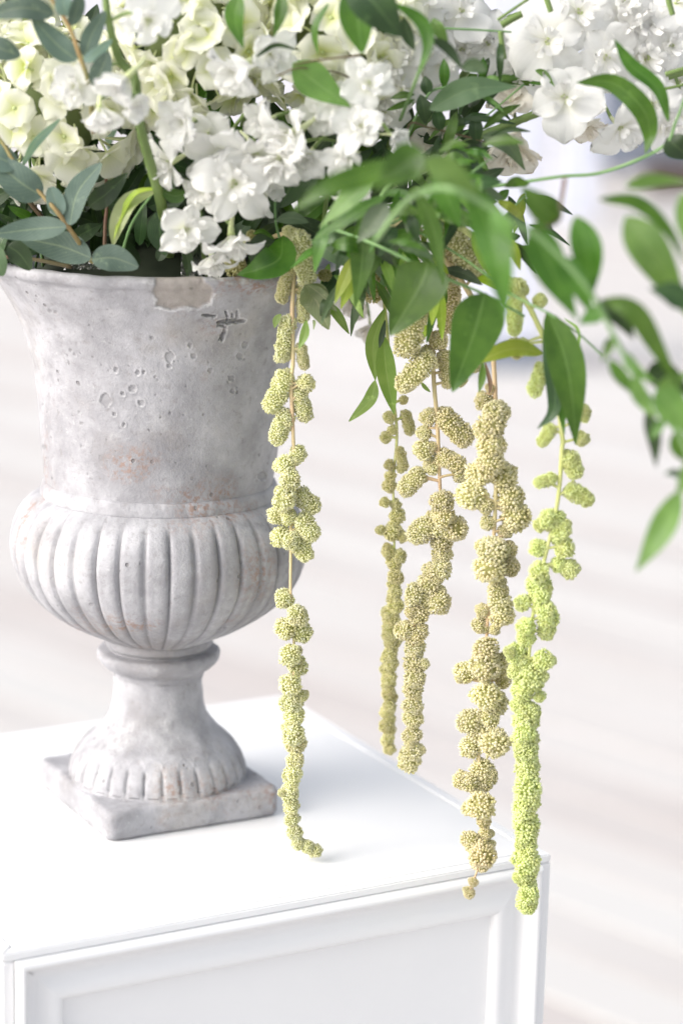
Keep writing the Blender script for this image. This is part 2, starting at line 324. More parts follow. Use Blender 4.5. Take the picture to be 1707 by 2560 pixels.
#@@PLINTH
# ------------------------------------------------------------------ plinth
PYAW = 0.5027; EX = Vector((math.cos(PYAW), math.sin(PYAW), 0)); EY = Vector((-math.sin(PYAW), math.cos(PYAW), 0))
PB = Vector((0.2932, -0.0953, 0)); PS = 0.4217; PA = PB - EX * PS
RPL = Matrix.Translation(PA) @ Matrix((EX, EY, Vector((0, 0, 1)))).transposed().to_4x4()   # local: x along the front, y to the back, z up
pl = thing('plinth', 'square white painted display plinth with moulded panel front, carrying the urn', 'plinth', PA + EX * PS / 2 + EY * PS / 2 + Vector((0, 0, ZD)))
HP = 0.90; tr_w = 0.0105
def plbox(name, lo, hi, bev=0.0): return part(name, box(lo, hi, M_WHITE, bev, RPL), pl)
plbox('carcass', (0.0125, 0.0125, -HP + 0.001), (PS - 0.0125, PS - 0.0125, -0.012))
plbox('top_panel', (tr_w + 0.0006, tr_w + 0.0006, -0.0115), (PS - tr_w - 0.0006, PS - tr_w - 0.0006, -0.0004), 0.0007)
def edge_strip(p0, p1, inn):                          # mitred strip round the top and down the side
    d = (p1 - p0).normalized(); o = [p0, p1, p1 - d * tr_w + inn * tr_w, p0 + d * tr_w + inn * tr_w]
    bm = bmesh.new(); top = [bm.verts.new(v) for v in o]; bot = [bm.verts.new(v + Vector((0, 0, -0.0062))) for v in o]
    bm.faces.new(top); bm.faces.new(bot[::-1])
    for i in range(4): bm.faces.new((top[i], bot[i], bot[(i + 1) % 4], top[(i + 1) % 4]))
    bmesh.ops.recalc_face_normals(bm, faces=bm.faces[:])
    bmesh.ops.bevel(bm, geom=[e for e in bm.edges], offset=0.0011, segments=2, affect='EDGES'); bmesh.ops.transform(bm, matrix=RPL, verts=bm.verts)
    me = bpy.data.meshes.new('strip'); bm.to_mesh(me); bm.free(); me.materials.append(M_WHITE); part('edge_trim', me, pl)
c4 = [Vector((0, 0, 0)), Vector((PS, 0, 0)), Vector((PS, PS, 0)), Vector((0, PS, 0))]
inn = [Vector((0, 1, 0)), Vector((-1, 0, 0)), Vector((0, -1, 0)), Vector((1, 0, 0))]
for i in range(4): edge_strip(c4[i], c4[(i + 1) % 4], inn[i])
PROF = [(0, -2), (0, 3.0), (0.7, 5.2), (2.0, 6.6), (3.8, 6.9), (5.4, 6.0), (6.6, 4.0), (7.6, 1.0), (8.8, -2.2), (10.6, -4.8), (13.0, -6.4), (16.0, -6.6), (19.0, -5.4), (22.5, -3.4), (26.5, -1.9), (30.0, -1.5), (33.0, -2.4), (34.6, -4.4), (35.2, -6), (35.2, -12)]
def panel_face(F, sx=0.0):                                     # F: local face frame -> plinth local; face x 0..PS, y down 0..HP, z outward
    fr = 0.0085                                        # narrow frame outside the moulding
    for (lo, hi, nm) in (((0, 0.0064, -0.012), (PS, fr, 0), None), ((sx, 0.0064, -0.012), (sx + fr, HP - 0.001, 0), 'stile'), ((PS - fr - sx, 0.0064, -0.012), (PS - sx, HP - 0.001, 0), 'stile'), ((sx + fr + 0.0003, HP - fr - 0.08, -0.012), (PS - sx - fr - 0.0003, HP - 0.001, 0), 'rail')):
        if nm: part(nm, box(lo, hi, M_WHITE, 0.0008, RPL @ F), pl)
    x0, x1, y0, y1 = sx + fr + 0.0004, PS - sx - fr - 0.0004, 0.0063, HP - fr - 0.0804
    part('panel', box((x0 + 0.03, y0 + 0.03, -0.0124), (x1 - 0.03, y1 - 0.03, -0.0098), M_WHITE, 0, RPL @ F), pl)
    cs = [Vector((x0, y0, 0)), Vector((x1, y0, 0)), Vector((x1, y1, 0)), Vector((x0, y1, 0))]; inv = [(1, 1), (-1, 1), (-1, -1), (1, -1)]
    for i in range(4):
        j = (i + 1) % 4; vs_ = []
        for c, s in ((cs[i], inv[i]), (cs[j], inv[j])):
            for k in range(len(PROF)): u, h = PROF[k]; vs_.append((RPL @ F) @ (c + Vector((s[0] * u * 0.001, s[1] * u * 0.001, h * 0.001))))
        n = len(PROF); fs = [(k, k + 1, n + k + 1, n + k) for k in range(n - 1)] + [tuple(range(n)), tuple(range(2 * n - 1, n - 1, -1))]
        me = mesh(vs_, fs, M_WHITE, True)
        bm = bmesh.new(); bm.from_mesh(me); bmesh.ops.recalc_face_normals(bm, faces=bm.faces[:]); bm.to_mesh(me); bm.free()
        for e in me.edges: e.use_edge_sharp = len(set(e.vertices)) == 2 and (e.vertices[0] % n in (0, 1, n - 2, n - 1)) and (e.vertices[0] // n != e.vertices[1] // n)
        for p in me.polygons:
            if len(p.vertices) > 4: p.use_smooth = False
        part('moulding', me, pl)
def frame(o, ax, ay, az): return Matrix.Translation(o) @ Matrix((Vector(ax), Vector(ay), Vector(az))).transposed().to_4x4()
panel_face(frame((0, 0, 0), (1, 0, 0), (0, 0, -1), (0, -1, 0)))
panel_face(frame((0, PS, 0), (0, -1, 0), (0, 0, -1), (-1, 0, 0)), 0.0123)
panel_face(frame((PS, 0, 0), (0, 1, 0), (0, 0, -1), (1, 0, 0)), 0.0123)
panel_face(frame((PS, PS, 0), (-1, 0, 0), (0, 0, -1), (0, 1, 0)))
#@@URN
# ------------------------------------------------------------------ urn
urn = thing('urn', 'weathered grey stone urn on a square foot, filled with white flowers', 'urn', Vector((0, 0, 0)))
AX = 397.0
def rz(rp, yp):                                        # silhouette: half width and height in photo pixels -> radius, height at the axis
    p = P(AX, yp, 0.0); return (rp * mpp(p), p.z)
TB = 0.0220                                            # top of the square foot
def ssd_poly(pt, poly):
    x, y = pt; ins = False; best = 1e9
    for i in range(len(poly)):
        (x1, y1), (x2, y2) = poly[i], poly[(i + 1) % len(poly)]
        if (y1 > y) != (y2 > y) and x < (x2 - x1) * (y - y1) / (y2 - y1) + x1: ins = not ins
        dx, dy = x2 - x1, y2 - y1; tt = max(0, min(1, ((x - x1) * dx + (y - y1) * dy) / (dx * dx + dy * dy + 1e-9)))
        best = min(best, math.hypot(x - x1 - tt * dx, y - y1 - tt * dy))
    return -best if ins else best
def seg(pt, a, b):
    dx, dy = b[0] - a[0], b[1] - a[1]; tt = max(0, min(1, ((pt[0] - a[0]) * dx + (pt[1] - a[1]) * dy) / (dx * dx + dy * dy + 1e-9)))
    return math.hypot(pt[0] - a[0] - tt * dx, pt[1] - a[1] - tt * dy), tt
CHIP = [(388, 692), (392, 712), (378, 728), (396, 748), (393, 764), (412, 772), (455, 772), (500, 768), (524, 757), (535, 735), (528, 718), (512, 706), (508, 690), (450, 686)]
CRACK = [((508, 788), (540, 790), 5), ((548, 806), (612, 802), 9), ((575, 803), (566, 780), 4), ((584, 800), (582, 782), 4), ((596, 799), (594, 776), 4), ((560, 815), (545, 815), 4), ((565, 818), (556, 852), 6), ((556, 836), (548, 850), 3)]
RINGS = [(425, 893, 12), (264, 1001, 15), (331, 972, 9), (353, 1008, 8), (345, 931, 6), (360, 930, 4), (484, 890, 7), (476, 863, 6), (578, 945, 7), (581, 978, 6), (307, 985, 5), (424, 915, 6), (286, 1036, 5), (290, 925, 6), (655, 1190, 11), (600, 890, 8), (612, 862, 7), (310, 1062, 4), (526, 926, 6)]
prnd = random.Random(3)
DOTS = [(176, 876, 4), (186, 885, 3), (171, 905, 3), (198, 962, 3), (197, 1030, 3), (204, 1058, 4), (380, 843, 5), (126, 778, 5), (140, 780, 4), (112, 1118, 6), (480, 722, 4)] + [(prnd.uniform(90, 690), prnd.uniform(760, 1200), prnd.uniform(1.5, 2.8)) for _ in range(60)]
def lathe(prof, angs, fn=None, close=True):
    vs_, fs = [], []; na = len(angs); at = {k: [] for k in ('chip', 'pale', 'pit_shade', 'rust')}
    for i, (r, z) in enumerate(prof):
        for a in angs:
            p, at_ = (fn(r, z, a, i) if fn else (Vector((r * math.sin(a), -r * math.cos(a), z)), {}))
            vs_.append(p)
            for k in at: at[k].append(at_.get(k, 0.0))
    for i in range(len(prof) - 1):
        for k in range(na):
            k2 = (k + 1) % na; fs.append((i * na + k, (i + 1) * na + k, (i + 1) * na + k2, i * na + k2))
    me = mesh(vs_, fs, M_STONE, True, at); return me
def dense(pts, n):
    out = []
    q = spline([Vector((r, z, 0)) for r, z in pts], 12); L = [0]
    for a, b in zip(q, q[1:]): L.append(L[-1] + (b - a).length)
    for i in range(n + 1):
        s = L[-1] * i / n; k = max(j for j in range(len(L)) if L[j] <= s + 1e-12); k = min(k, len(q) - 2); tt = (s - L[k]) / max(1e-9, L[k + 1] - L[k]); v = q[k].lerp(q[k + 1], min(1, tt)); out.append((v.x, v.y))
    return out
# body: lip, flare and waist; the front half is meshed fine enough for the chip, the star crack and the pits
rimz = rz(0, 640)[1]; RIM_R, RIM_Z = 0.1295, 0.4174
bprof = [(RIM_R - 0.044, RIM_Z - 0.075), (RIM_R - 0.030, RIM_Z - 0.035), (RIM_R - 0.014, RIM_Z - 0.010), (RIM_R - 0.007, RIM_Z - 0.0012), (RIM_R - 0.003, RIM_Z), (RIM_R - 0.0006, RIM_Z - 0.0012), (RIM_R, RIM_Z - 0.004), (RIM_R - 0.0016, RIM_Z - 0.0075), (RIM_R - 0.0065, RIM_Z - 0.0125)]
bprof += [rz(372, 756), rz(354, 793), rz(336, 846), rz(321, 898), rz(310, 965), rz(301, 1040), rz(294, 1110), rz(288, 1160), rz(285, 1190), rz(284, 1203)]
BP = dense(bprof, 270)
angs = [-math.pi / 2 + math.pi * i / 420 for i in range(421)] + [math.pi / 2 + math.pi * i / 60 for i in range(1, 60)]
def body_fn(r, z, a, i):
    p = Vector((r * math.sin(a), -r * math.cos(a), z)); at_ = {}; disp = 0.0
    disp += 0.0011 * (noise.noise(p * 14)) + 0.0005 * noise.noise(p * 50)
    if z > RIM_Z - 0.012: disp += 0.0012 * noise.noise(Vector((a * 9, z * 40, 2.0))) ; p.z += 0.0010 * noise.noise(Vector((a * 6, 5.0, 1.0)))
    if math.cos(a) > 0.05 and i > 40:
        q = pix(p)
        if 340 < q[0] < 560 and 670 < q[1] < 800:
            jig = 6 * noise.noise(Vector((q[0] * 0.05, q[1] * 0.05, 0))); d = ssd_poly(q, CHIP) + jig
            f = max(0.0, min(1.0, 0.5 - d / 4)); at_['chip'] = f; disp -= 0.0022 * f + f * 0.0012 * (noise.noise(Vector((q[0] * 0.035, q[1] * 0.06, 4))))
            if 0 < d < 7 and q[1] > 735: at_['pale'] = 0.5
        if 500 < q[0] < 620 and 770 < q[1] < 860:
            for s, e, wd in CRACK:
                d, tt = seg(q, s, e); d += 2.2 * noise.noise(Vector((q[0] * 0.16, q[1] * 0.16, 7))); ww = wd * (1 - 0.75 * abs(tt - 0.4)) * 0.8; f = max(0.0, min(1.0, (ww - d) / 3 + 0.3)) if d < ww else 0.0
                if f: at_['pit_shade'] = max(at_.get('pit_shade', 0), 0.34 * f); disp -= 0.0036 * f
                elif d < ww + 3.5: at_['pale'] = max(at_.get('pale', 0), 0.45)
        for x, y, rr in RINGS:
            d = math.hypot(q[0] - x, (q[1] - y) * 0.95) + 0.28 * rr * noise.noise(Vector((q[0] * 0.09, q[1] * 0.09, x)))
            if d < rr + 5:
                if d < rr: disp -= 0.0007; at_['pit_shade'] = max(at_.get('pit_shade', 0), 0.16 + 0.3 * max(0.0, (d - rr + 3) / 3) * (1 if q[1] < y else 0.3))  # upper edge darker, lower rim paler: light from above put into the colour
                else: at_['pale'] = max(at_.get('pale', 0), (0.5 if q[1] > y else 0.15) * max(0.0, 0.6 + noise.noise(Vector((q[0] * 0.12, q[1] * 0.12, y)))) if d < rr + 3 else 0); disp += 0.0003
        for x, y, rr in DOTS:
            if abs(q[0] - x) < rr + 1 and abs(q[1] - y) < rr + 1:
                d = math.hypot(q[0] - x, q[1] - y)
                if d < rr: at_['pit_shade'] = max(at_.get('pit_shade', 0), 0.4); disp -= 0.0006
        d = math.hypot((q[0] - 325) / 75, (q[1] - 1160) / 55); at_['rust'] = max(0.0, 1 - d) ** 0.6 if d < 1 else 0.0
        d = math.hypot((q[0] - 530) / 60, (q[1] - 815) / 40); at_['rust'] = max(at_['rust'], max(0.0, 0.8 - d) if d < 1 else 0)
        if 688 < q[1] < 712 and (340 < q[0] < 388 or 512 < q[0] < 625): at_['pale'] = max(at_.get('pale', 0), max(0.0, min(0.9, 0.35 + 1.6 * noise.noise(Vector((q[0] * 0.03, q[1] * 0.09, 8)))))) * max(0.0, 1 - abs(q[0] - (364 if q[0] < 450 else 565)) / (26 if q[0] < 450 else 60)) ** 0.5
    p = Vector(((r + disp) * math.sin(a), -(r + disp) * math.cos(a), p.z)); return p, at_
part('body', lathe(BP, angs, body_fn), urn)
A480 = [2 * math.pi * i / 432 for i in range(432)]
def rough_fn(amp, fq):
    def f(r, z, a, i):
        p = Vector((r * math.sin(a), -r * math.cos(a), z)); d = amp * noise.noise(p * fq) + amp * 0.5 * noise.noise(p * fq * 3.1); return Vector(((r + d) * math.sin(a), -(r + d) * math.cos(a), z + d * 0.4)), {}
    return f
(r1, z1), (r2, z2) = rz(284, 1200), rz(290, 1232)
part('collar', lathe(dense([(r1 - 0.006, z1 + 0.002), (r1 + 0.0005, z1 + 0.0012), (r1 + 0.003, z1 - 0.003), (r1 + 0.0036, z1 - 0.006), (r2 + 0.002, z2 + 0.001), (r2 - 0.001, z2 - 0.001), (r2 - 0.006, z2 - 0.002)], 24), A480, rough_fn(0.0008, 60)), urn)
# bowl with gadroons
gp = dense([rz(282, 1226), rz(300, 1231), rz(330, 1249), rz(356, 1282), rz(370, 1325), rz(371, 1365), rz(358, 1415), rz(325, 1468), rz(272, 1515), rz(215, 1550), rz(168, 1572), rz(138, 1586), rz(128, 1590)], 110)
NG = 38
def bowl_fn(r, z, a, i):
    s = i / 110.0; ph = (a * NG / (2 * math.pi) + 0.12 + 0.02 * noise.noise(Vector((a * 3, s * 2, 0)))) % 1.0; u = abs(ph - 0.5) * 2       # 0 on the crest, 1 in the groove
    amp = 0.0060 * min(1, 0.25 + 0.75 * r / 0.11) * min(1.0, max(0, (s - 0.03 - 0.05 * u * u) / 0.10)) * min(1.0, max(0.15, (1.0 - s) / 0.10))
    prof_ = math.sqrt(max(0.0, 1 - u ** 5.0)) ; d = amp * (prof_ - 1) + 0.0011 * noise.noise(Vector((r * math.sin(a), r * math.cos(a), z)) * 30)
    d += 0.0006 * max(0.0, 1 - s / 0.12) * (1 - u * u)
    rr = r + d; at_ = {'pit_shade': 0.42 * max(0.0, (u - 0.82) / 0.18) ** 1.3 * min(1, s / 0.1)}  # dirt tone in the grooves also paints in their shade between the ribs
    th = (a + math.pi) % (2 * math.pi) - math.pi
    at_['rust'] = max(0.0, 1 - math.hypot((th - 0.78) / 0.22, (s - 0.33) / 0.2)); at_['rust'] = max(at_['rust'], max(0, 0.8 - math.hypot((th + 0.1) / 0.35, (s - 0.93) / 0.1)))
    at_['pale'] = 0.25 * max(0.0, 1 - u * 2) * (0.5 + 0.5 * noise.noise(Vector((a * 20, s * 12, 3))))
    return Vector((rr * math.sin(a), -rr * math.cos(a), z + d * 0.5 * (0.6 - s))), at_
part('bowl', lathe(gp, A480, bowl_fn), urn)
kp = [rz(122, 1585), rz(134, 1588), rz(135, 1604), rz(128, 1610), rz(124, 1616), rz(132, 1617), rz(148, 1620), rz(153, 1630), rz(150, 1642), rz(138, 1656), rz(124, 1664), rz(118, 1668), rz(114, 1674), rz(111, 1684)]
part('knop', lathe(dense(kp, 70), A480[::2], rough_fn(0.0012, 45)), urn)
fp = [rz(111, 1683), rz(110, 1715), rz(113, 1750), rz(125, 1785), rz(150, 1818), rz(183, 1846), rz(206, 1873), rz(218, 1900), rz(222, 1925), (0.0672, TB + 0.0055), (0.0676, TB + 0.001), (0.0674, TB - 0.003)]
NF = 30
def foot_fn(r, z, a, i):
    s = i / 100.0; ph = (a * NF / (2 * math.pi) + 0.35) % 1.0; u = abs(ph - 0.5) * 2; top = 0.585 + 0.06 * u ** 3
    amp = 0.0034 * min(1.0, max(0.0, (s - top) / 0.07)) * min(1.0, max(0.0, (0.965 - s) / 0.05)); prof_ = math.sqrt(max(0.0, 1 - u ** 4.5))
    p0 = Vector((r * math.sin(a), -r * math.cos(a), z)); d = amp * (prof_ - 1) + 0.0013 * noise.noise(p0 * 32) + 0.0006 * noise.noise(p0 * 100)
    d += 0.0004 * (1 if s < top else 0) * max(0.0, 1 - (top - s) / 0.05)
    th = (a + math.pi) % (2 * math.pi) - math.pi; at_ = {'rust': max(0.0, 1 - math.hypot((th - 0.22) / 0.25, (s - 0.8) / 0.25)), 'pale': 0.3 * max(0, noise.noise(p0 * 40)), 'pit_shade': 0.25 * max(0.0, (u - 0.7) / 0.3) * (1 if s > top + 0.05 else 0)}  # flute grooves get the same painted-in shade
    return Vector(((r + d) * math.sin(a), -(r + d) * math.cos(a), z)), at_
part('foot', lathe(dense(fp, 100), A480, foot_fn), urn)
BY, BS = 0.4978, 0.0698
def rsq(h, rc, n=64):                                   # rounded square, 4 * n points
    out = []
    for q in range(4):
        A = math.pi / 2 * q; ca, sa = math.cos(A), math.sin(A)
        for i in range(n):
            t_ = i / n
            if t_ < 0.7: x, y = h, lerp(-(h - rc), h - rc, t_ / 0.7)
            else: an = math.pi / 2 * (t_ - 0.7) / 0.3; x, y = h - rc + rc * math.cos(an), h - rc + rc * math.sin(an)
            out.append((x * ca - y * sa, x * sa + y * ca))
    return out
rows = [(0.0016, 0.0006), (0.0003, 0.0022)] + [(0.0, lerp(0.0035, TB - 0.0045, i / 6)) for i in range(7)] + [(0.0004, TB - 0.0025), (0.0014, TB - 0.0009), (0.0030, TB - 0.0001), (0.006, TB)] + [(0.012 + 0.007 * i, TB) for i in range(8)]
vs_, fs = [], []; NB = 256
for ins, z in rows:
    for (x, y) in rsq(BS - ins, max(0.0015, 0.0075 - ins * 0.3)):
        p = Vector((x, y, z)); d = 0.0013 * noise.noise(p * 40) + 0.0008 * noise.noise(p * 120); dr = Vector((x, y, 0)).normalized()
        p = p + dr * d + Vector((0, 0, 0.5 * d if z > 0.015 else 0)); p.z = max(0.0005, p.z); vs_.append(Matrix.Rotation(BY, 3, 'Z') @ p)
for i in range(len(rows) - 1):
    for k in range(NB): k2 = (k + 1) % NB; fs.append((i * NB + k, i * NB + k2, (i + 1) * NB + k2, (i + 1) * NB + k))
fs.append(tuple((len(rows) - 1) * NB + k for k in range(NB))); fs.append(tuple(NB - 1 - k for k in range(NB)))
part('base_plate', mesh(vs_, fs, M_STONE), urn)
# foam filling the urn mouth, coloured near-black for the shade inside
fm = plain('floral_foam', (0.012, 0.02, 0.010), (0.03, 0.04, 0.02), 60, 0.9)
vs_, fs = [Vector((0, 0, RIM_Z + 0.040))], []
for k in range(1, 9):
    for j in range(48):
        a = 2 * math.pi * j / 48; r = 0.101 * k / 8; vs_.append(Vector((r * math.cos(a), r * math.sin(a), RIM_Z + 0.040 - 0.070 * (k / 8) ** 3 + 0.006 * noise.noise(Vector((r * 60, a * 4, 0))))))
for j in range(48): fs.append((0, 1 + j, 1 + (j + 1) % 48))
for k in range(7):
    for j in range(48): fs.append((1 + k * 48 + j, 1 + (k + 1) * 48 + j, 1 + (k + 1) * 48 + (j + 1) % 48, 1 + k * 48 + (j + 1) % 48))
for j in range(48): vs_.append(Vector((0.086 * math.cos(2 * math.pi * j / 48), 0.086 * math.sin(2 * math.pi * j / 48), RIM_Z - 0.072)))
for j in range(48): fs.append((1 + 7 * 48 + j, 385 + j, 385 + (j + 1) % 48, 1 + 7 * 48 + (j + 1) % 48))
solo('floral_foam', mesh(vs_, fs, fm), 'floral foam filling the mouth of the urn, coloured dark for the shade there', 'floral foam')
#@@PLANTS
# ------------------------------------------------------------------ plants: leaves, stalks, petals
SHAPES = {
    'ruscus': lambda v: (math.sin(math.pi * min(1, v) ** 0.80) ** 0.95) * (1 - 0.25 * v ** 3),
    'lance': lambda v: math.sin(math.pi * v ** 0.92) ** 0.9,
    'ovate': lambda v: (math.sin(math.pi * v ** 0.70) ** 0.80),
    'euc': lambda v: (math.sin(math.pi * min(1, v * 0.985 + 0.004) ** 0.82) ** 0.66),
    'round': lambda v: (math.sin(math.pi * min(1, v * 0.97 + 0.01) ** 0.9) ** 0.5),
}
def leaf(parent, pts, width, mat, Y, shape='ruscus', roll=0.0, fold=0.18, droop=0.0, wave=0.055, name='leaf', label=None):
    """pts: base ... tip in photo pixels (x, y) or (x, y, dY); width in photo pixels; roll turns the blade about its midrib."""
    P3 = [P(p[0], p[1], Y + (p[2] if len(p) > 2 else 0.0)) for p in pts]
    if len(P3) == 2:
        m_ = (P3[0] + P3[1]) / 2; side = (P3[1] - P3[0]).cross(FW).normalized(); L = (P3[1] - P3[0]).length
        P3.insert(1, m_ + side * L * rnd.uniform(-0.05, 0.05) - FW * L * (0.10 + droop))
    elif all(len(p) == 2 for p in pts):
        L = (P3[-1] - P3[0]).length
        for q in range(1, len(P3) - 1): P3[q] = P3[q] - FW * L * rnd.uniform(-0.05, 0.13)
    path = spline(P3, max(4, 16 // (len(P3) - 1))); n = len(path); nu = 6
    wm = width * mpp(P3[len(P3) // 2]) / 2; f = SHAPES[shape]; vs_, fs, us, vv = [], [], [], []
    ph = rnd.uniform(0, 6.28); sgn = rnd.choice((-1, 1)); tw = rnd.uniform(-0.35, 0.35)
    for i, p in enumerate(path):
        t = (path[min(i + 1, n - 1)] - path[max(i - 1, 0)]).normalized(); v = i / (n - 1)
        nrm = (-FW - t * (-FW).dot(t)).normalized(); nrm = Matrix.Rotation(roll + tw * (v - 0.4), 3, t) @ nrm; ac = t.cross(nrm).normalized()
        ww = max(0.0, f(max(1e-4, min(0.9999, v)))) * wm + 0.00025
        for k in range(nu + 1):
            u = k / nu * 2 - 1; z = (fold * abs(u) * ww) * 1.0 + wave * wm * math.sin(v * 9 + ph + (2.4 if u > 0 else 0)) * abs(u)
            vs_.append(p + ac * u * ww + nrm * z); us.append(u); vv.append(v)
    for i in range(n - 1):
        for k in range(nu):
            a = i * (nu + 1) + k; fs.append((a, a + 1, a + nu + 2, a + nu + 1))
    return part(name, mesh(vs_, fs, mat, True, {'u': us, 'v': vv}), parent, label=label)
def stalk(parent, pts, wpx, mat, Y, w1=None, name='stem', nodes=()):
    P3 = [P(p[0], p[1], Y + (p[2] if len(p) > 2 else 0.0)) for p in pts]
    k = mpp(P3[0]) / 2; return part(name, tube(spline(P3, 8), wpx * k, (w1 or wpx * 0.8) * k, mat, nodes=nodes), parent)

# petals and florets, modelled once at unit size (radius 1), shared by every copy
def petal_mesh(seed, width, cup, back, ruffle, mat, notch=0.0, length=1.0, nv=9, nu=8, start=0.05):
    r_ = random.Random(seed); vs_, fs, us, vv = [], [], [], []; ph = r_.uniform(0, 6)
    for i in range(nv + 1):
        v = i / nv; wv = width * (0.18 + 0.82 * math.sin(math.pi / 2 * min(1, v / 0.62)) ** 1.15) * max(0.0, 1 - max(0, (v - 0.5) / 0.503) ** 3.2) ** 0.5
        for k in range(nu + 1):
            u = k / nu * 2 - 1; x = start + v * (length - start) * (1 - 0.10 * u * u - notch * math.exp(-(u / 0.22) ** 2) * v ** 4)
            z = cup * math.sin(v * 2.0) * 0.55 + 0.22 * cup * u * u * v - back * max(0, v - 0.45) ** 2 * 2.2
            z += ruffle * v * v * (math.sin(u * 4.5 + ph) + 0.6 * math.sin(u * 9 + ph * 2 + v * 3)) + 0.05 * ruffle * r_.uniform(-1, 1)
            vs_.append(Vector((x, u * wv / 2 * 1.0, z))); us.append(u); vv.append(v)
    for i in range(nv):
        for k in range(nu):
            a = i * (nu + 1) + k; fs.append((a, a + 1, a + nu + 2, a + nu + 1))
    return mesh(vs_, fs, mat, True, {'u': us, 'v': vv}, name='petal')
def merge(parts_):                                      # [(mesh, matrix)] -> one mesh, keeps u, v and the materials
    vs_, fs, us, vv, mats, mi = [], [], [], [], [], []
    for me, M in parts_:
        o = len(vs_); vs_ += [M @ x.co for x in me.vertices]; m_ = me.materials[0]
        if m_ not in mats: mats.append(m_)
        for p in me.polygons: fs.append(tuple(o + k for k in p.vertices)); mi.append(mats.index(m_))
        n = len(me.vertices); a = [0.0] * n
        for nm, dst in (('u', us), ('v', vv)):
            if nm in me.attributes: me.attributes[nm].data.foreach_get('value', a); dst += list(a)
            else: dst += [0.0] * n
    return mesh(vs_, fs, mats, True, {'u': us, 'v': vv}, mi)
def blob(r, mat, sub=1):
    bm = bmesh.new(); bmesh.ops.create_icosphere(bm, subdivisions=sub, radius=r); me = bpy.data.meshes.new('blob'); bm.to_mesh(me); bm.free(); me.materials.append(mat)
    me.polygons.foreach_set('use_smooth', [True] * len(me.polygons)); return me
RX, RY, RZ = (lambda a: Matrix.Rotation(a, 4, 'X')), (lambda a: Matrix.Rotation(a, 4, 'Y')), (lambda a: Matrix.Rotation(a, 4, 'Z'))
def eye_mesh(seed, mat, spur=True, tight=0.36):
    r_ = random.Random(seed); ps = []
    small = petal_mesh(seed + 50, 0.30, 0.9, -0.1, 0.07, mat, 0.10, tight, 6, 4, 0.02)
    for k in range(5):
        ps.append((small, RZ(k * 2 * math.pi / 5 + r_.uniform(-0.25, 0.25)) @ RY(-r_.uniform(0.55, 1.1))))
    for k in range(5): ps.append((blob(0.035, M_SPUR), Matrix.Translation((r_.uniform(-0.1, 0.1), r_.uniform(-0.1, 0.1), 0.10 + r_.uniform(0, 0.08)))))
    if spur:
        path = spline([Vector((0, 0, 0.02)), Vector((0.03, 0, -0.28)), Vector((0.1, 0.03, -0.62)), Vector((0.24, 0.05, -0.95))], 5)
        tb = tube(path, 0.105, 0.03, M_SPUR); ps.append((tb, Matrix.Identity(4)))
    else:
        ps.append((tube(spline([Vector((0, 0, 0.02)), Vector((0, 0, -0.2)), Vector((0.04, 0, -0.5))], 4), 0.09, 0.05, M_SPUR), Matrix.Identity(4)))
    return merge(ps)
KIND = {}
for kind, mat in (('delphinium', M_DEL), ('stock', M_STO), ('faded', M_OLD)):
    st = kind != 'delphinium'
    KIND[kind] = dict(outer=[petal_mesh(s + (100 if st else 0), (0.92 if st else 0.74) + 0.10 * math.sin(s * 2.1), (0.14 if st else 0.34) + 0.16 * math.sin(s * 1.7), 0.30 + 0.35 * math.cos(s), 0.06 if st else 0.075, mat, 0.05) for s in range(6)],
                      inner=[petal_mesh(s + 20, 0.46, 0.45, 0.3 * math.cos(s * 2), 0.07, mat, 0.06, 0.62) for s in range(4)], eye=[eye_mesh(s + 9, mat, not st, 0.20) for s in range(3)])
def facing(f):
    n = (RT * f[0] + UP * f[1] - FW * f[2]).normalized(); a = n.orthogonal().normalized(); b = n.cross(a); M = Matrix((a, b, n)).transposed().to_4x4(); return M
def floret(parent, x, y, rpx, Y, f=(0, -0.15, 1), kind='delphinium', n=5, spread=0.0, spin=None, inner=3):
    """spread: 0 flat open ... 1 closed bell. The spur lies behind, opposite to the facing direction."""
    c = P(x, y, Y); r = rpx * 1.18 * mpp(c); K = KIND[kind]; M = Matrix.Translation(c) @ facing(f) @ RZ(rnd.uniform(0, 6.28) if spin is None else spin) @ Matrix.Scale(r, 4)
    fl = part('floret', rnd.choice(K['eye']), parent, M)
    for k in range(n):
        a = k * 2 * math.pi / n + rnd.uniform(-0.16, 0.16); tilt = 0.05 + spread * 1.15 + rnd.uniform(-0.25, 0.25); s = rnd.uniform(0.78, 1.10)
        part('petal', rnd.choice(K['outer']), fl, M @ RZ(a) @ RY(-tilt) @ RX(rnd.uniform(-0.35, 0.35)) @ Matrix.Scale(s, 4))
    if kind != 'delphinium': inner = min(inner, 1)
    for k in range(inner):
        a = (k + 0.5) * 2 * math.pi / max(1, inner) + rnd.uniform(-0.3, 0.3)
        part('petal', rnd.choice(K['inner']), fl, M @ Matrix.Translation((0, 0, 0.05)) @ RZ(a) @ RY(-(0.35 + spread * 0.8 + rnd.uniform(-0.1, 0.25))) @ Matrix.Scale(rnd.uniform(0.8, 1.05), 4))
    return fl, c, (M.to_3x3() @ Vector((0, 0, 1))).normalized(), r
HYD = []
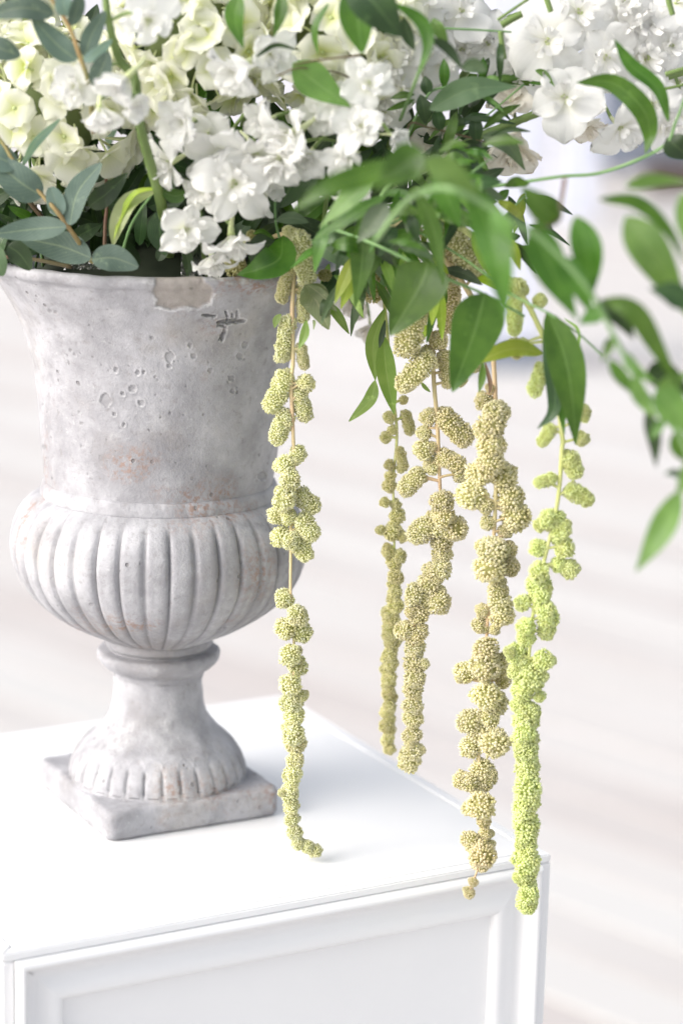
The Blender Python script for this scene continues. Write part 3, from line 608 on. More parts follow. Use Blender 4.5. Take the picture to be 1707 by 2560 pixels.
for s in range(8):
    r_ = random.Random(s + 40); ps = []; n = 4
    for k in range(n):
        pm = petal_mesh(s * 7 + k, 1.18 + r_.uniform(-0.1, 0.12), 0.34 + r_.uniform(-0.2, 0.2), 0.25 + r_.uniform(-0.3, 0.35), 0.045, M_HYD, 0.0, 1.0, 7, 6, 0.03)
        ps.append((pm, Matrix.Translation((0, 0, 0.03 * (k % 2))) @ RZ(k * math.pi / 2 + r_.uniform(-0.15, 0.15)) @ RY(-(0.22 + r_.uniform(-0.15, 0.35))) @ RX(r_.uniform(-0.2, 0.2))))
    ps.append((blob(0.10, M_SPUR), Matrix.Translation((0, 0, 0.08)))); ps.append((tube(spline([Vector((0, 0, 0.02)), Vector((0.03, 0, -0.5)), Vector((0, 0.02, -1.1))], 4), 0.05, 0.045, M_SPUR), Matrix.Identity(4)))
    HYD.append(merge(ps))
M_HCORE = stem_mat('hydrangea_pedicels', (0.10, 0.14, 0.05), (0.16, 0.20, 0.08), 0.7)
def hydrangea(x, y, Y, rpx, label, fr=50, squash=0.9, seed=0, stem_to=None):
    c = P(x, y, Y); R = rpx * mpp(c); rr = random.Random(seed); th = thing('hydrangea_head', label, 'flower', c, 'cream hydrangea heads in the urn')
    bl = blob(R * 0.6, M_HCORE, 3); bl.transform(Matrix.Diagonal((1, 1, squash, 1))); part('core', bl, th, Matrix.Translation(c))
    fm_ = fr * mpp(c); n = int(4 * math.pi * R * R / (fm_ * fm_ * 1.3)); ga = math.pi * (3 - math.sqrt(5))
    for i in range(n):
        zz = 1 - 2 * (i + 0.5) / n; q = math.sqrt(1 - zz * zz); d = Vector((q * math.cos(ga * i), q * math.sin(ga * i), zz))
        if d.dot(-FW) < -0.35 or d.z < -0.93: continue
        d = (d + Vector((rr.uniform(-1, 1), rr.uniform(-1, 1), rr.uniform(-1, 1))) * 0.16).normalized(); pos = c + Vector((d.x, d.y, d.z * squash)) * R * rr.uniform(0.86, 1.06)
        nd = (d + Vector((rr.uniform(-1, 1), rr.uniform(-1, 1), rr.uniform(-1, 1))) * 0.42).normalized(); a = nd.orthogonal().normalized(); b = nd.cross(a)
        part('floret', rr.choice(HYD), th, Matrix.Translation(pos) @ Matrix((a, b, nd)).transposed().to_4x4() @ RZ(rr.uniform(0, 6.28)) @ Matrix.Scale(fm_ * rr.uniform(0.82, 1.12), 4))
    end = stem_to or Vector((c.x * 0.4, -0.02, RIM_Z - 0.02))
    part('stem', tube(spline([c, (c + end) / 2 + Vector((0, 0.01, -0.01)), end], 8), 0.0035, 0.004, M_STALK), th)
    return th

# ---- hydrangeas
hydrangea(130, 285, -0.080, 205, 'cream hydrangea head above the grey-green eucalyptus sprig', 63, 0.98, 1)
hydrangea(478, 95, -0.085, 200, 'cream hydrangea head crossed by the thick pale green stalk', 63, 0.95, 2)
hydrangea(850, 80, -0.075, 225, 'cream hydrangea head behind the dark folded ruscus leaves', 63, 0.95, 3)
hydrangea(690, -60, -0.02, 200, 'cream hydrangea head deep between two fuller ones', 54, 0.95, 4)
hydrangea(-40, 60, -0.02, 190, 'cream hydrangea head half hidden behind eucalyptus leaves', 52, 0.95, 5)

# ---- delphiniums in the middle
CX = Vector((0.0, -0.03, RIM_Z - 0.02))
def delph(label, stem_pts, Y, wpx, florets, kind='delphinium', name='delphinium_spray', cat='flower', group='white delphinium sprays', stem_mat_=None, w1=None):
    base = P(stem_pts[0][0], stem_pts[0][1], Y + (stem_pts[0][2] if len(stem_pts[0]) > 2 else 0)); th = thing(name, label, cat, base, group)
    P3 = [P(p[0], p[1], Y + (p[2] if len(p) > 2 else 0.0)) for p in stem_pts]; path = spline(P3, 8)
    part('stem', tube(path, wpx * mpp(P3[0]) / 2, (w1 or wpx * 0.7) * mpp(P3[0]) / 2, stem_mat_ or M_STALK), th)
    for f in florets:
        x, y, r, dY, fc = f[:5]; kw = f[5] if len(f) > 5 else {}
        kk = dict(kw); kk.setdefault('kind', kind); fl, c, nd, rr = floret(th, x, y, r, Y + dY, fc, **kk)
        st = c - nd * rr * (0.30 if kk['kind'] == 'delphinium' else 0.45); q = min(path, key=lambda p: (p - st).length); mid = (st + q) / 2 + Vector((0, 0.004, 0.004))
        part('pedicel', tube(spline([q, mid, st], 5), 0.0011, 0.0013, M_STALK, 6), th)
    return th
delph('white double delphinium blooms drooping over the chipped rim', [(520, 690, 0.08), (500, 560, 0.06), (520, 420, 0.05), (600, 300, 0.04), (640, 260, 0.03)], -0.165, 12, [
    (585, 458, 98, 0.0, (0.05, -0.25, 1), dict(spin=0.3)), (462, 572, 74, 0.005, (0.45, -0.35, 1), dict(n=5, spread=0.12)), (578, 588, 78, 0.012, (0.05, -0.95, 0.35), dict(spread=0.45)),
    (428, 405, 72, 0.01, (-0.85, -0.45, 0.6), dict(spread=0.2)), (560, 380, 92, 0.012, (-0.1, -0.75, 0.75), dict(spread=0.15)), (640, 385, 84, 0.006, (0.2, -0.8, 0.6), dict(spread=0.2)), (468, 305, 78, 0.0, (-0.5, -0.2, 0.9), dict(spread=0.3)), (520, 335, 74, 0.02, (-0.2, -0.5, 0.8), dict(spread=0.3)), (515, 470, 70, 0.015, (-0.5, -0.4, 0.8), dict(spread=0.1)), (530, 640, 60, 0.02, (0.2, -0.9, 0.3), dict(spread=0.5)),
    (655, 470, 66, 0.03, (0.75, -0.2, 0.6), dict(spread=0.2))])
delph('white double delphinium blooms with pale spurs above the first green tassel', [(800, 640, 0.09), (820, 480, 0.07), (860, 340, 0.06), (880, 250, 0.05)], -0.175, 12, [
    (735, 330, 92, 0.0, (-0.75, -0.45, 0.6), dict(spread=0.25)), (700, 395, 80, 0.006, (-0.35, -0.8, 0.6), dict(spread=0.25)), (905, 318, 72, -0.02, (-0.2, -0.1, 1), dict(spread=0.35)), (985, 338, 46, -0.02, (0.5, -0.3, 0.8), dict(spread=0.55)),
    (870, 392, 62, -0.01, (-0.5, -0.55, 0.8), dict(spread=0.3)), (885, 470, 58, -0.006, (-0.25, -0.9, 0.5), dict(spread=0.5)), (600, 165, 88, 0.0, (-0.6, -0.55, 0.6), dict(spread=0.42)), (918, 215, 74, -0.01, (0.15, 0.1, 1), {}),
    (800, 285, 66, 0.02, (0.1, -0.3, 1), dict(spread=0.2)), (670, 300, 66, 0.015, (-0.4, -0.4, 0.8), dict(spread=0.3)), (775, 385, 62, 0.015, (-0.3, -0.7, 0.6), dict(spread=0.35)), (840, 250, 64, 0.0, (-0.1, -0.2, 1), dict(spread=0.2)), (675, 130, 70, 0.01, (0.3, -0.5, 0.8), dict(spread=0.3))])
delph('white delphinium bells on the thick pale green stalk', [(425, 650, 0.12), (412, 560, 0.09), (396, 480, 0.05), (370, 390, 0.02), (345, 290, 0.005), (338, 200, 0.012), (300, 150, 0.012), (274, 64, 0.0), (262, -20, 0.0)], -0.19, 28, [
    (250, 268, 64, -0.01, (0.1, -0.95, 0.25), dict(spread=0.62)), (320, 190, 74, -0.03, (-0.6, -0.6, 0.35), dict(spread=0.55)), (370, 50, 82, -0.02, (0.2, -0.4, 0.9), {}), (190, 215, 66, 0.01, (-0.2, -0.3, 1), dict(spread=0.2)), (330, 255, 52, -0.012, (0.5, -0.5, 0.6), dict(spread=0.4))], w1=17)

# ---- stock on the right
G_ST = 'white stock stems reaching right'
delph('white stock stem with open blooms reaching out past the blurred ruscus', [(960, 470, 0.05), (1103, 399, 0.02), (1176, 352, 0.0), (1278, 308, 0.0), (1347, 281, 0.0), (1460, 238, 0.01), (1520, 222, 0.02), (1640, 200, 0.02), (1760, 165, 0.02)], -0.10, 24, [
    (1412, 248, 90, -0.02, (-0.1, 0.0, 1), dict(spin=0.9)), (1548, 318, 76, -0.01, (0.45, -0.65, 0.7), dict(spread=0.2)), (1655, 320, 56, 0.0, (0.4, -0.4, 0.8), dict(spread=0.25)), (1710, 295, 62, 0.0, (-0.2, -0.1, 1), {}),
    (1630, 258, 66, 0.0, (0.1, -0.2, 1), {}), (1462, 305, 52, 0.02, (0.3, -0.9, 0.4), dict(kind='faded', spread=0.5)), (1278, 258, 56, 0.012, (-0.2, 0.5, 0.8), dict(kind='faded', spread=0.3)), (1288, 362, 84, 0.004, (0.0, -0.85, 0.5), dict(kind='faded', spread=0.45)),
    (1100, 352, 62, 0.02, (-0.3, 0.2, 1), dict(kind='faded', spread=0.25)), (1183, 410, 50, 0.03, (0.1, -0.8, 0.5), dict(kind='faded', spread=0.4))], 'stock', 'stock_stem', 'flower', G_ST, w1=14)
st2 = delph('dense white stock stem crowding the top above the open blooms', [(1060, 330, 0.07), (1150, 200, 0.05), (1252, 66, 0.03), (1303, 35, 0.03), (1450, -20, 0.04), (1700, -60, 0.04)], -0.09, 20, [
    (1366, 100, 104, -0.01, (-0.15, -0.2, 1), {}), (1440, 30, 98, 0.0, (0.1, -0.1, 1), {}), (1300, 170, 84, 0.01, (-0.1, -0.4, 1), {}), (1218, 110, 74, 0.01, (-0.2, -0.2, 1), {}), (1150, 30, 84, 0.0, (0.0, 0.0, 1), {}),
    (1160, 120, 76, 0.01, (-0.3, -0.3, 1), {}), (1080, 190, 66, 0.02, (-0.1, -0.2, 1), {}), (1235, 205, 60, 0.02, (0.1, -0.5, 1), {})], 'stock', 'stock_stem', 'flower', G_ST)
st3 = delph('white stock stem farthest out, its blooms packed behind the two arching leaves', [(1390, 60, 0.05), (1500, 80, 0.04), (1600, 110, 0.04), (1720, 150, 0.04)], -0.085, 18, [
    (1513, 142, 82, -0.015, (0.1, -0.25, 1), {}), (1552, 70, 86, 0.0, (0.0, 0.0, 1), {}), (1612, 62, 82, 0.0, (0.2, 0.0, 1), {}), (1612, 150, 92, 0.0, (0.1, -0.2, 1), {}), (1670, 118, 70, 0.0, (0.3, -0.1, 1), {}), (1560, 10, 74, 0.0, (0, 0.1, 1), {}), (1690, 5, 72, 0.0, (0.1, 0.2, 1), {}),
    (1690, 200, 50, 0.015, (0.4, -0.4, 0.8), {})], 'stock', 'stock_stem', 'flower', G_ST)
delph('white stock stem tucked beside the dark folded ruscus leaves', [(960, 420, 0.08), (985, 300, 0.06), (1000, 160, 0.05), (1010, 20, 0.05)], -0.115, 14, [
    (990, 150, 78, 0.0, (-0.1, -0.1, 1), {}), (1005, 222, 64, 0.0, (-0.2, -0.4, 1), {}), (1060, 100, 70, 0.015, (0.1, 0, 1), {}), (1050, 15, 70, 0.01, (0.1, 0.2, 1), {}), (1105, 165, 58, 0.01, (0.2, 0, 1), {}), (960, 280, 60, 0.01, (0, -0.5, 1), {})], 'stock', 'stock_stem', 'flower', G_ST)

for pts, wd in [([(1252, 62), (1280, 46), (1304, 34)], 20), ([(1250, 78), (1254, 112), (1260, 148)], 14), ([(1243, 50), (1280, 24), (1322, -4)], 8), ([(1364, -6), (1370, 12), (1376, 30)], 16)]: stalk(st2, pts, wd, M_STALK, -0.13, wd * 0.9, 'side_stem')
for pts, wd in [([(1662, 186), (1690, 178), (1730, 166)], 14), ([(1660, 222), (1690, 216), (1730, 205)], 8), ([(1668, -10), (1672, 10), (1680, 38)], 16)]: stalk(st3, pts, wd, M_STALK, -0.125, wd * 0.9, 'side_stem')
delph('fading cream stock blooms hanging low behind the urn rim', [(960, 560, 0.0), (930, 640, 0.0), (905, 720, 0.0)], 0.06, 8, [(880, 745, 56, 0.0, (-0.3, -0.8, 0.5), dict(kind='faded', spread=0.4)), (925, 812, 46, 0.0, (0.1, -0.9, 0.4), dict(kind='faded', spread=0.5)), (955, 700, 60, 0.0, (0.1, -0.6, 0.7), dict(kind='faded', spread=0.3))], 'faded', 'stock_stem', 'flower', G_ST)
# ---- eucalyptus
eu = thing('eucalyptus_sprig', 'grey-green eucalyptus sprig leaning on the urn rim, leaves in pairs', 'sprig', P(232, 655, -0.125), 'eucalyptus sprigs'); Y = -0.155
stalk(eu, [(232, 655, 0.03), (153, 541), (108, 490), (41, 411), (13, 366), (-20, 320)], 12, M_EUCS, Y, 9)
for pts, wd, m, sh, rl in [([(57, 412), (90, 355), (150, 298)], 26, M_EUC_L, 'euc', 0.9), ([(45, 415), (0, 395), (-45, 365)], 66, M_EUC, 'euc', 0.2), ([(106, 490), (50, 455), (-30, 385)], 84, M_EUC, 'euc', -0.1), ([(150, 540), (140, 505), (127, 468)], 46, M_EUC_L, 'round', 0.2),
                           ([(175, 562), (195, 480), (254, 408)], 62, M_EUC, 'euc', -0.25), ([(166, 567), (85, 572), (-12, 585)], 60, M_EUC, 'euc', 0.15), ([(228, 645, 0.01), (150, 615, 0.02), (50, 595, 0.02)], 78, M_EUC, 'euc', 0.1), ([(230, 648), (285, 645), (346, 668)], 66, M_EUC, 'euc', 0.0), ([(20, 615, 0.0), (50, 635), (78, 675)], 56, M_DARK, 'euc', 0.2), ([(-20, 610), (-5, 650), (8, 690)], 50, M_GREY, 'euc', 0.2)]:
    leaf(eu, pts, wd, m, Y, sh, rl, 0.12)
eu = thing('eucalyptus_sprig', 'grey-green eucalyptus sprig in front of the upper hydrangea, leaves blurred', 'sprig', P(225, 230, -0.17), 'eucalyptus sprigs'); Y = -0.195
stalk(eu, [(235, 330, 0.06), (222, 210, 0.01), (201, 143), (172, 64), (124, -10)], 13, M_EUCS, Y, 9)
for pts, wd, m, sh, rl in [([(135, 35), (60, 22), (-25, 38)], 58, M_EUC, 'euc', 0.0), ([(192, 150), (140, 108), (82, 44)], 62, M_EUC, 'euc', 0.1), ([(-30, 110), (10, 125), (52, 140)], 56, M_EUC, 'euc', 0.1), ([(170, 40), (160, 10), (168, -35)], 44, M_EUC_L, 'euc', 0.2), ([(178, 64), (195, 20), (200, -25)], 38, M_EUC, 'euc', 0.5),
                           ([(212, 142), (230, 85), (264, 28)], 46, M_EUC, 'euc', 0.2), ([(210, 152), (245, 130), (280, 98)], 30, M_EUC_L, 'euc', 0.5), ([(236, 215), (255, 175), (272, 130)], 52, M_EUC, 'euc', 0.1)]:
    leaf(eu, pts, wd, m, Y, sh, rl, 0.12)

# ---- green leaves and stalks over the rim in front
g = thing('salal_sprig', 'glossy dark green leaf and pale curled leaf above the rim beside eucalyptus', 'sprig', P(300, 650, -0.11)); Y = -0.14
stalk(g, [(300, 655, 0.03), (330, 560, 0.02), (385, 480, 0.01)], 8, M_VINE, Y)
leaf(g, [(222, 516), (270, 485), (320, 432)], 52, M_DARK, Y, 'ovate', 0.2); leaf(g, [(395, 474), (330, 505), (298, 560), (283, 616)], 46, M_PALE, Y, 'lance', 0.15, 0.5, label='pale curled leaf edge'); leaf(g, [(396, 470), (340, 485), (305, 535), (285, 600)], 20, M_LIME, Y - 0.006, 'lance', 0.7)
leaf(g, [(400, 478), (440, 490), (470, 478)], 34, M_RUSC, Y, 'lance', 0.2); leaf(g, [(480, 545), (488, 520), (500, 490)], 22, M_RUSC, Y, 'lance', 0.2); leaf(g, [(405, 520), (400, 580), (415, 640)], 60, M_DARK, Y + 0.03, 'lance', 0.2); leaf(g, [(470, 690), (470, 650), (455, 610)], 26, M_DARK, Y + 0.02, 'lance', 0.3)
rb = thing('bare_twig', 'thin reddish brown bare twig standing in the dark gap above the rim', 'twig', P(263, 640, -0.1)); stalk(rb, [(262, 640), (264, 560), (268, 500), (262, 380)], 10, M_BRN, -0.105)
rb = thing('bare_twig', 'reddish brown bare twigs lying along the rim beneath eucalyptus', 'twig', P(120, 655, -0.1)); stalk(rb, [(180, 668, 0.0), (80, 648, 0.0), (-30, 640, 0.0)], 11, M_BRN, -0.112); stalk(rb, [(120, 560, 0.02), (40, 470, 0.0), (-30, 455, 0.0)], 13, M_BRN, -0.11)
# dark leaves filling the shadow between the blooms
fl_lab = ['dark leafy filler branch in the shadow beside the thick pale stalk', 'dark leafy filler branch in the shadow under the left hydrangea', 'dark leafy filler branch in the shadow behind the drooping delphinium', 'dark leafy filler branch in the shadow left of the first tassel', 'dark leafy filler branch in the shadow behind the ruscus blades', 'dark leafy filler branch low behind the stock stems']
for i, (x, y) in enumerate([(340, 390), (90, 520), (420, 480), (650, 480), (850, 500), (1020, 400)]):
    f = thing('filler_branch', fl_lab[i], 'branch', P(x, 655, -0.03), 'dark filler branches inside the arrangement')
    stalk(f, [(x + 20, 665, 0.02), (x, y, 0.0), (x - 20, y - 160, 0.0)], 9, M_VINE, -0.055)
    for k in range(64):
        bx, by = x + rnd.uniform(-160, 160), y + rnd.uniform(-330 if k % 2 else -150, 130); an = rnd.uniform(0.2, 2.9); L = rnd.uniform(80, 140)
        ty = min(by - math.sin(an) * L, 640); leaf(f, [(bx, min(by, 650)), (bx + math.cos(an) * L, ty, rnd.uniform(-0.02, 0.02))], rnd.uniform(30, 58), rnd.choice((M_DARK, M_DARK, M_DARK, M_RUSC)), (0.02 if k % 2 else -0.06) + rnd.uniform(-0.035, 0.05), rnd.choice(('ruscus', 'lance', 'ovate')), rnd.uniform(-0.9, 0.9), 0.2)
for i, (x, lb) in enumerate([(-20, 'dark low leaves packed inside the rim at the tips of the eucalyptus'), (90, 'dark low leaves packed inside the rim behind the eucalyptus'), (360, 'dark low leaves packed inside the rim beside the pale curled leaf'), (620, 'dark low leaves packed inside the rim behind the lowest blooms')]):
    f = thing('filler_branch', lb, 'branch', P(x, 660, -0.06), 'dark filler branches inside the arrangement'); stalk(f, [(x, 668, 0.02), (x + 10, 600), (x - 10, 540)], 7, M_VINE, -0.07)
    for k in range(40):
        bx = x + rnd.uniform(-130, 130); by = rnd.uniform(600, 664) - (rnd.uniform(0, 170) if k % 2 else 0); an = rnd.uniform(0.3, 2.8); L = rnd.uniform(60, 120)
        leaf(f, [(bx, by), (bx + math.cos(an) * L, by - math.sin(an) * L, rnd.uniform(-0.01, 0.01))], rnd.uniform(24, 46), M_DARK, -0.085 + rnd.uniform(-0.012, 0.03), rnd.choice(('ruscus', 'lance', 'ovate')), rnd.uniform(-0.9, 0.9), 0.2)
g = thing('ruscus_sprig', 'short ruscus sprig with a broad curled leaf resting on the rim', 'sprig', P(690, 640, -0.12)); Y = -0.135
stalk(g, [(720, 660, 0.05), (700, 600, 0.02), (688, 540, 0.0), (690, 450, 0.0)], 7, M_VINE, Y)
leaf(g, [(706, 590, 0.01), (700, 645, -0.006), (650, 672, -0.01), (594, 687, 0.0)], 84, M_RUSC, Y, 'ruscus', 0.15, 0.3); leaf(g, [(686, 598), (655, 580), (632, 586)], 20, M_RUSC, Y, 'lance', 0.9)
leaf(g, [(770, 398), (735, 450), (700, 520)], 110, M_DARK, Y + 0.02, 'ovate', 0.1); leaf(g, [(690, 550), (730, 545), (772, 556)], 30, M_GREY, Y, 'lance', 0.1); leaf(g, [(687, 550), (684, 500), (676, 448)], 26, M_DARK, Y, 'lance', 0.1); leaf(g, [(690, 610), (650, 620), (630, 660)], 60, M_DARK, Y + 0.015, 'ovate', 0.1)
leaf(g, [(780, 606), (830, 632), (884, 668)], 44, M_GREY, Y - 0.005, 'lance', 0.3)
#@@RUSCUS
rg = 'arching ruscus branches'
r1 = thing('ruscus_branch', 'ruscus branch of long green blades fanned low over the urn rim', 'branch', P(930, 470, -0.2), rg)
stalk(r1, [(900, 660, 0.06), (920, 560, 0.03), (960, 480, 0.0), (1020, 430, -0.02), (1080, 400, -0.04)], 11, M_RSTEM, -0.2)
for pts, wd, Y, m, rl in [([(1085, 398), (950, 428), (820, 470), (730, 528)], 66, -0.39, M_RUSC, 0.3), ([(1060, 380), (1010, 410), (935, 478)], 96, -0.39, M_RUSC, 0.0), ([(940, 440), (870, 500), (798, 570)], 52, -0.24, M_RUSC_PALE, 0.3), ([(965, 490), (880, 540), (776, 606)], 40, -0.22, M_RUSC, 0.4), ([(968, 508), (935, 555), (892, 607)], 62, -0.24, M_GREY, 0.2),
                          ([(905, 556), (905, 650), (888, 768)], 62, -0.19, M_RUSC, 0.1), ([(885, 640), (860, 700), (836, 760)], 32, -0.16, M_LIME, 0.2), ([(893, 650), (872, 715), (852, 772)], 36, -0.15, M_LIME, -0.2), ([(1020, 535), (1035, 570), (1046, 615)], 30, -0.23, M_DARK, 0.3), ([(1040, 470), (1085, 580), (1108, 715)], 46, -0.25, M_RUSC, 0.4),
                          ([(985, 500), (1030, 545), (1045, 600)], 46, -0.22, M_RUSC, 0.2), ([(905, 540), (890, 500), (900, 440)], 60, -0.17, M_DARK, 0.2), ([(1060, 398), (1130, 440), (1205, 505)], 74, -0.42, M_RUSC_PALE, 0.3), ([(1090, 420), (1120, 500), (1150, 570)], 60, -0.27, M_RUSC, 0.2)]:
    leaf(r1, pts, wd, m, Y, 'ruscus', rl, 0.16)
r2 = thing('ruscus_branch', 'long arching ruscus branch sweeping down to the right in front of everything', 'branch', P(1000, 430, -0.345), rg)
stalk(r2, [(940, 600, 0.12), (1020, 500, 0.06), (1110, 470, 0.0), (1207, 509), (1280, 554), (1360, 605), (1472, 726), (1541, 854), (1600, 962), (1670, 1056), (1740, 1130)], 15, M_RSTEM, -0.425, 10)
for pts, wd, Y, m, rl in [([(1170, 450), (1220, 560), (1248, 680), (1262, 806)], 92, -0.415, M_RUSC, 0.25), ([(1225, 530), (1260, 570), (1285, 615)], 40, -0.435, M_RUSC_PALE, 0.3), ([(1336, 556), (1372, 660), (1442, 800)], 92, -0.395, M_RUSC, 0.2), ([(1438, 540), (1466, 640), (1470, 765)], 78, -0.375, M_RUSC, 0.1), ([(1394, 552), (1350, 520), (1300, 464)], 74, -0.375, M_RUSC, 0.1),
                          ([(1495, 498), (1590, 505), (1668, 570), (1715, 665)], 44, -0.415, M_RUSC, 0.75), ([(1562, 540), (1625, 640), (1725, 800)], 100, -0.415, M_RUSC_PALE, 0.1), ([(1730, 770), (1680, 735), (1622, 722)], 62, -0.435, M_DARK, 0.1), ([(1505, 748), (1580, 780), (1640, 870), (1700, 975)], 56, -0.425, M_RUSC, 0.5), ([(1500, 750), (1545, 790), (1585, 850)], 50, -0.405, M_DARK, 0.2), ([(1510, 775), (1480, 790), (1445, 810)], 44, -0.415, M_RUSC, 0.2),
                          ([(1530, 842), (1520, 870), (1503, 905)], 26, -0.415, M_RUSC, 0.2), ([(1520, 898), (1560, 950), (1610, 1005)], 36, -0.415, M_RUSC, 0.5), ([(1612, 945), (1660, 940), (1730, 990)], 72, -0.405, M_DARK, 0.1), ([(1640, 970), (1680, 1020), (1725, 1090)], 84, -0.445, M_RUSC_PALE, 0.1), ([(1614, 1030), (1632, 1090), (1638, 1168)], 38, -0.415, M_DARK, 0.2), ([(1700, 1225), (1650, 1330), (1588, 1430)], 66, -0.455, M_RUSC_PALE, 0.2), ([(1720, 1150), (1712, 1200), (1690, 1240)], 40, -0.455, M_RUSC_PALE, 0.2), ([(1700, 1190), (1680, 1182), (1660, 1186)], 18, -0.445, M_DARK, 0.2), ([(1640, 1000), (1672, 960), (1725, 930)], 46, -0.425, M_RUSC_PALE, 0.3), ([(1690, 1075), (1700, 1120), (1725, 1160)], 50, -0.43, M_RUSC, 0.2), ([(1585, 935), (1600, 990), (1640, 1050)], 40, -0.43, M_RUSC_PALE, 0.3), ([(1660, 1045), (1640, 1075), (1625, 1100)], 26, -0.42, M_RUSC, 0.3), ([(1560, 465), (1630, 450), (1725, 455)], 40, -0.42, M_RUSC_PALE, 0.6), ([(1705, 480), (1715, 560), (1730, 640)], 50, -0.42, M_RUSC_PALE, 0.4), ([(1400, 640), (1440, 700), (1480, 790)], 60, -0.40, M_RUSC, 0.2), ([(1560, 880), (1585, 920), (1640, 960)], 30, -0.425, M_RUSC_PALE, 0.4)]:
    leaf(r2, pts, wd, m, Y, 'ruscus', rl, 0.16)
stalk(r2, [(1411, 446, 0.04), (1402, 500, 0.03), (1394, 552, 0.02), (1345, 575, 0.0)], 11, M_BRN, -0.395, name='side_stem')
stalk(r2, [(1680, 1050, 0.0), (1720, 1150, -0.01), (1730, 1260, -0.02)], 8, M_RSTEM, -0.435, name='side_stem')
r3 = thing('ruscus_branch', 'two dark ruscus leaves hanging together in front of the lime tassel', 'branch', P(1367, 780, -0.235), rg)
stalk(r3, [(1010, 560, 0.10), (1150, 640, 0.06), (1270, 730, 0.02), (1367, 782, 0.0), (1440, 830, 0.0), (1504, 889, 0.0)], 6, M_VINE, -0.235)
leaf(r3, [(1366, 778), (1405, 880), (1425, 990), (1438, 1112)], 92, M_RUSC, -0.235, 'ruscus', 0.1); leaf(r3, [(1364, 790), (1376, 900), (1385, 1020), (1343, 1072)], 44, M_DARK, -0.23, 'ruscus', 0.4); leaf(r3, [(1375, 850), (1395, 970), (1410, 1085)], 38, M_RUSC, -0.228, 'ruscus', 0.3)
r4 = thing('ruscus_branch', 'two large ovate ruscus leaves hanging in front of the middle tassels', 'branch', P(1060, 650, -0.215), rg)
stalk(r4, [(835, 573, 0.03), (940, 612, 0.01), (1039, 659, 0.0), (1125, 700, 0.0), (1209, 735, 0.0), (1310, 790, 0.01)], 9, M_VINE, -0.21)
leaf(r4, [(1070, 655), (1045, 720), (973, 840)], 138, M_RUSC, -0.225, 'ovate', 0.15, 0.12); leaf(r4, [(1212, 732), (1185, 830), (1130, 980)], 128, M_RUSC, -0.225, 'ovate', -0.1, 0.12)
leaf(r4, [(1356, 884, 0.01), (1280, 872), (1180, 910)], 50, M_LIME, -0.20, 'lance', 0.5, label='yellow-green turning leaf'); leaf(r4, [(1207, 905), (1205, 945), (1197, 980)], 18, M_RUSC, -0.19, 'lance', 0.3)
r5 = thing('ruscus_branch', 'ruscus branch with two arching leaves over the outer white stock', 'branch', P(1600, 300, -0.19), rg); Y = -0.19
stalk(r5, [(1100, 480, 0.08), (1239, 465, 0.03), (1398, 442), (1510, 430), (1653, 369), (1690, 300), (1720, 220)], 9, M_VINE, Y, 7)
leaf(r5, [(1440, 207), (1528, 206), (1600, 270), (1624, 330), (1612, 386)], 54, M_RUSC, Y, 'lance', 0.3); leaf(r5, [(1670, 305), (1640, 225), (1575, 162), (1534, 98)], 44, M_RUSC, Y, 'lance', 0.4); leaf(r5, [(1665, 345), (1690, 370), (1730, 400)], 66, M_DARK, Y, 'ruscus', 0.1)
r6 = thing('ruscus_branch', 'dark ruscus leaves folded together over the upper hydrangea', 'branch', P(960, 20, -0.22), rg); Y = -0.225
stalk(r6, [(1000, 300, 0.10), (1046, 182, 0.02), (1071, 96), (1040, 40), (979, 5), (960, -40)], 9, M_RSTEM, Y)
leaf(r6, [(905, -40), (895, 50), (905, 134)], 96, M_RUSC, Y, 'ovate', 0.3, 0.2); leaf(r6, [(880, -60), (940, 20), (1002, 92)], 108, M_DARK, Y - 0.02, 'ovate', 0.2, 0.2); leaf(r6, [(979, 5), (1050, 50), (1070, 110), (1046, 186)], 34, M_RUSC, Y - 0.005, 'lance', 0.3); leaf(r6, [(1074, 94), (1120, 120), (1155, 172)], 26, M_DARK, Y, 'lance', 0.4); leaf(r6, [(1152, 170), (1185, 165), (1216, 178)], 36, M_GREY, Y, 'lance', 0.2)
leaf(r6, [(1008, 42), (1018, 85), (1036, 126)], 30, M_DARK, Y + 0.03, 'lance', 0.1); leaf(r6, [(1081, 45), (1095, 75), (1120, 112)], 30, M_RUSC_PALE, Y + 0.04, 'lance', 0.1)
r7 = thing('ruscus_branch', 'scattered narrow ruscus leaves across the upper middle hydrangea', 'branch', P(700, 120, -0.185), rg); Y = -0.19
stalk(r7, [(900, 300, 0.08), (880, 200, 0.03), (760, 170, 0.0), (690, 190, 0.0)], 5, M_BRN, Y); stalk(r7, [(905, 138, 0.0), (800, 150), (735, 162)], 5, M_BRN, Y, name='side_stem')
for pts, wd, m, rl in [([(600, -15), (588, 45), (608, 120)], 54, M_RUSC, 0.4), ([(706, -20), (702, 35), (684, 92)], 34, M_RUSC, 0.2), ([(822, 8), (788, 70), (795, 138)], 22, M_RUSC, 0.6), ([(732, 158), (790, 205), (876, 268)], 88, M_RUSC_PALE, 0.1), ([(640, 142), (690, 112), (752, 128)], 12, M_DARK, 0.5)]: leaf(r7, pts, wd, m, Y, 'ruscus', rl)
xg = random.Random(21)
